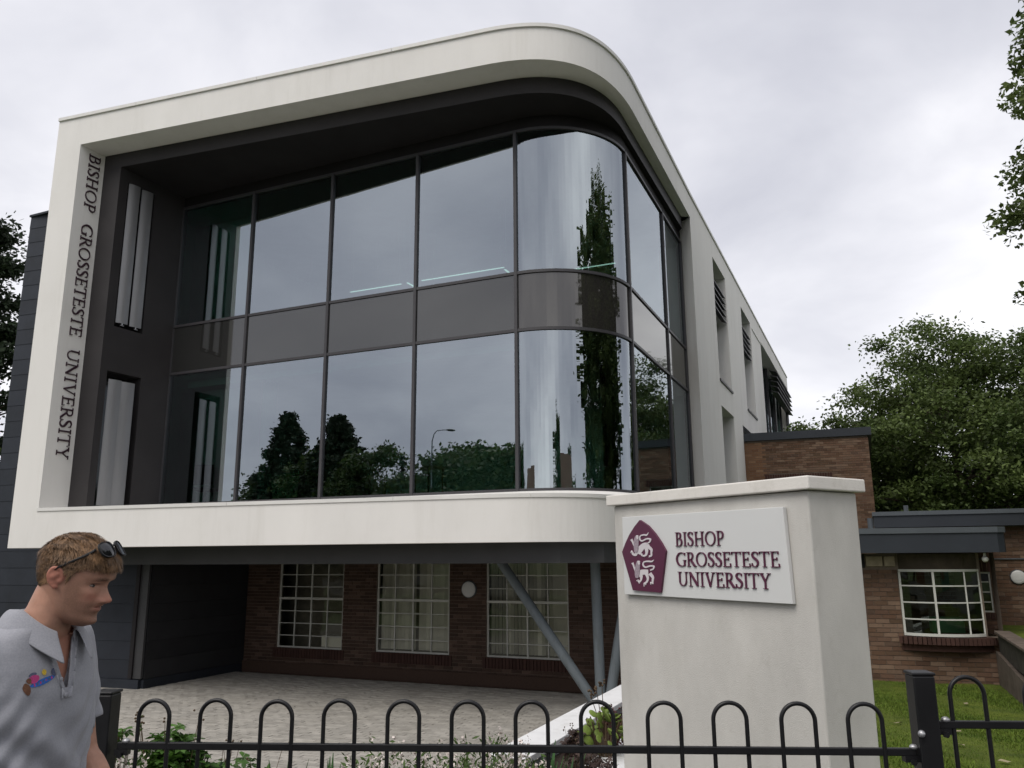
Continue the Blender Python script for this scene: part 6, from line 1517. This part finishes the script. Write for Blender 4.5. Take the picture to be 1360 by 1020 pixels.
for k in range(7): stitch(LX - .016 + k * .008, LZ - .003 + (k * .008 - .016) * .22, .0022, .0030, 'thread_slate' if k % 2 else 'thread_pink')
# trousers and shoes
tr = BodyMB(); tr.loft([ring(0, 0, .80, .118, .168), ring(0, 0, .90, .118, .165), ring(0, 0, .97, .112, .158)])
for hp_, kn, an in ((Vector((0, -.09, .88)), KNR, ANR), (Vector((0, .09, .88)), KNL, ANL)): tr.chain([hp_, hp_.lerp(kn, .5), kn, kn.lerp(an, .5), an + Vector((0, 0, -.03))], [.098, .086, .068, .064, .062], 20, 5)
tm = remesh('trousers', tr, .010, 3); tm.materials.clear(); tm.materials.append(M['denim']); tm.shade_smooth(); link('trousers', tm, PR)
for an, tl in ((ANR, 0), (ANL, .0)):
    s_ = BodyMB(); b_ = an.copy(); b_.z = 0
    zt_ = .0 if an is ANR else .02
    s_.loft([[(b_.x + .06 + rx * math.cos(t), b_.y + ry * math.sin(t), zz_ + zt_) for t in np.linspace(0, 2 * math.pi, 20, endpoint=False)] for rx, ry, zz_ in ((.145, .046, .0), (.148, .05, .02), (.14, .047, .045), (.10, .043, .075), (.06, .045, .105))])
    mm = remesh('shoe', s_, .008, 2); mm.materials.clear(); mm.materials.append(M['shoe']); mm.shade_smooth(); link('shoe', mm, PR)
# sunglasses pushed up on the head
SG = empty('sunglasses', (0, 0, 0), 0, "black sunglasses pushed up onto the man's hair", 'sunglasses'); SG.matrix_world = HW
GP = Matrix.Translation((.079, 0, .102)) @ Matrix.Rotation(rad(-48), 4, 'Y')
for sy in (-1, 1):
    n = 24; oc = []; ic = []
    for k in range(n):
        a = 2 * math.pi * k / n; ca, sa = math.cos(a), math.sin(a); e2 = 2 / 2.7
        u = math.copysign(abs(ca) ** e2, ca); v = math.copysign(abs(sa) ** e2, sa); wv = .0275 + .0015 * sa
        bow_ = -.35 * (abs(sy * .0325 + u * wv) ** 2) * 8; oc.append((bow_, sy * .0345 + u * wv, v * .0240)); ic.append((bow_, sy * .0345 + u * wv * .87, v * .0212))
    mb = MB(); T_ = lambda p, d=0: tuple(GP @ Vector((p[0] + d, p[1], p[2])))
    for k in range(n):
        j = (k + 1) % n
        mb.quad(T_(oc[k], .003), T_(oc[j], .003), T_(ic[j], .003), T_(ic[k], .003)); mb.quad(T_(oc[k], -.002), T_(oc[j], -.002), T_(oc[j], .003), T_(oc[k], .003)); mb.quad(T_(ic[k], -.002), T_(oc[k], -.002), T_(oc[k], -.002), T_(ic[k], -.002)) if False else None
    fr_ = mb.build('rim', M['frame_black'], SG, smooth=True)
    mb = MB(); mb.add([T_((ic[0][0] * .4, sy * .0335, 0), .0045)] + [T_(p, .0012) for p in ic], [(0, 1 + k, 1 + (k + 1) % n) for k in range(n)]); mb.build('lens', M['lens'], SG, smooth=True)
    e0 = GP @ Vector((-.030, sy * .060, .010)); e1 = Vector((.035, sy * .0835, .066)); e2_ = Vector((-.002, sy * .0865, .036)); e3 = Vector((-.018, sy * .0855, .020))
    mb = MB(); q = spl([tuple(GP @ Vector((-.020, sy * .0565, .011))), tuple(e0), tuple(e1), tuple(e2_), tuple(e3)], 6); mb.tube(q, [.0042 - .0014 * i / len(q) for i in range(len(q))], 8); mb.build('temple_arm', M['frame_black'], SG, smooth=True)
mb = MB(); mb.tube([tuple(GP @ Vector(p)) for p in ((.0, -.010, .006), (.003, -.004, .009), (.003, .004, .009), (.0, .010, .006))], .0032, 8); mb.build('bridge', M['frame_black'], SG, smooth=True)
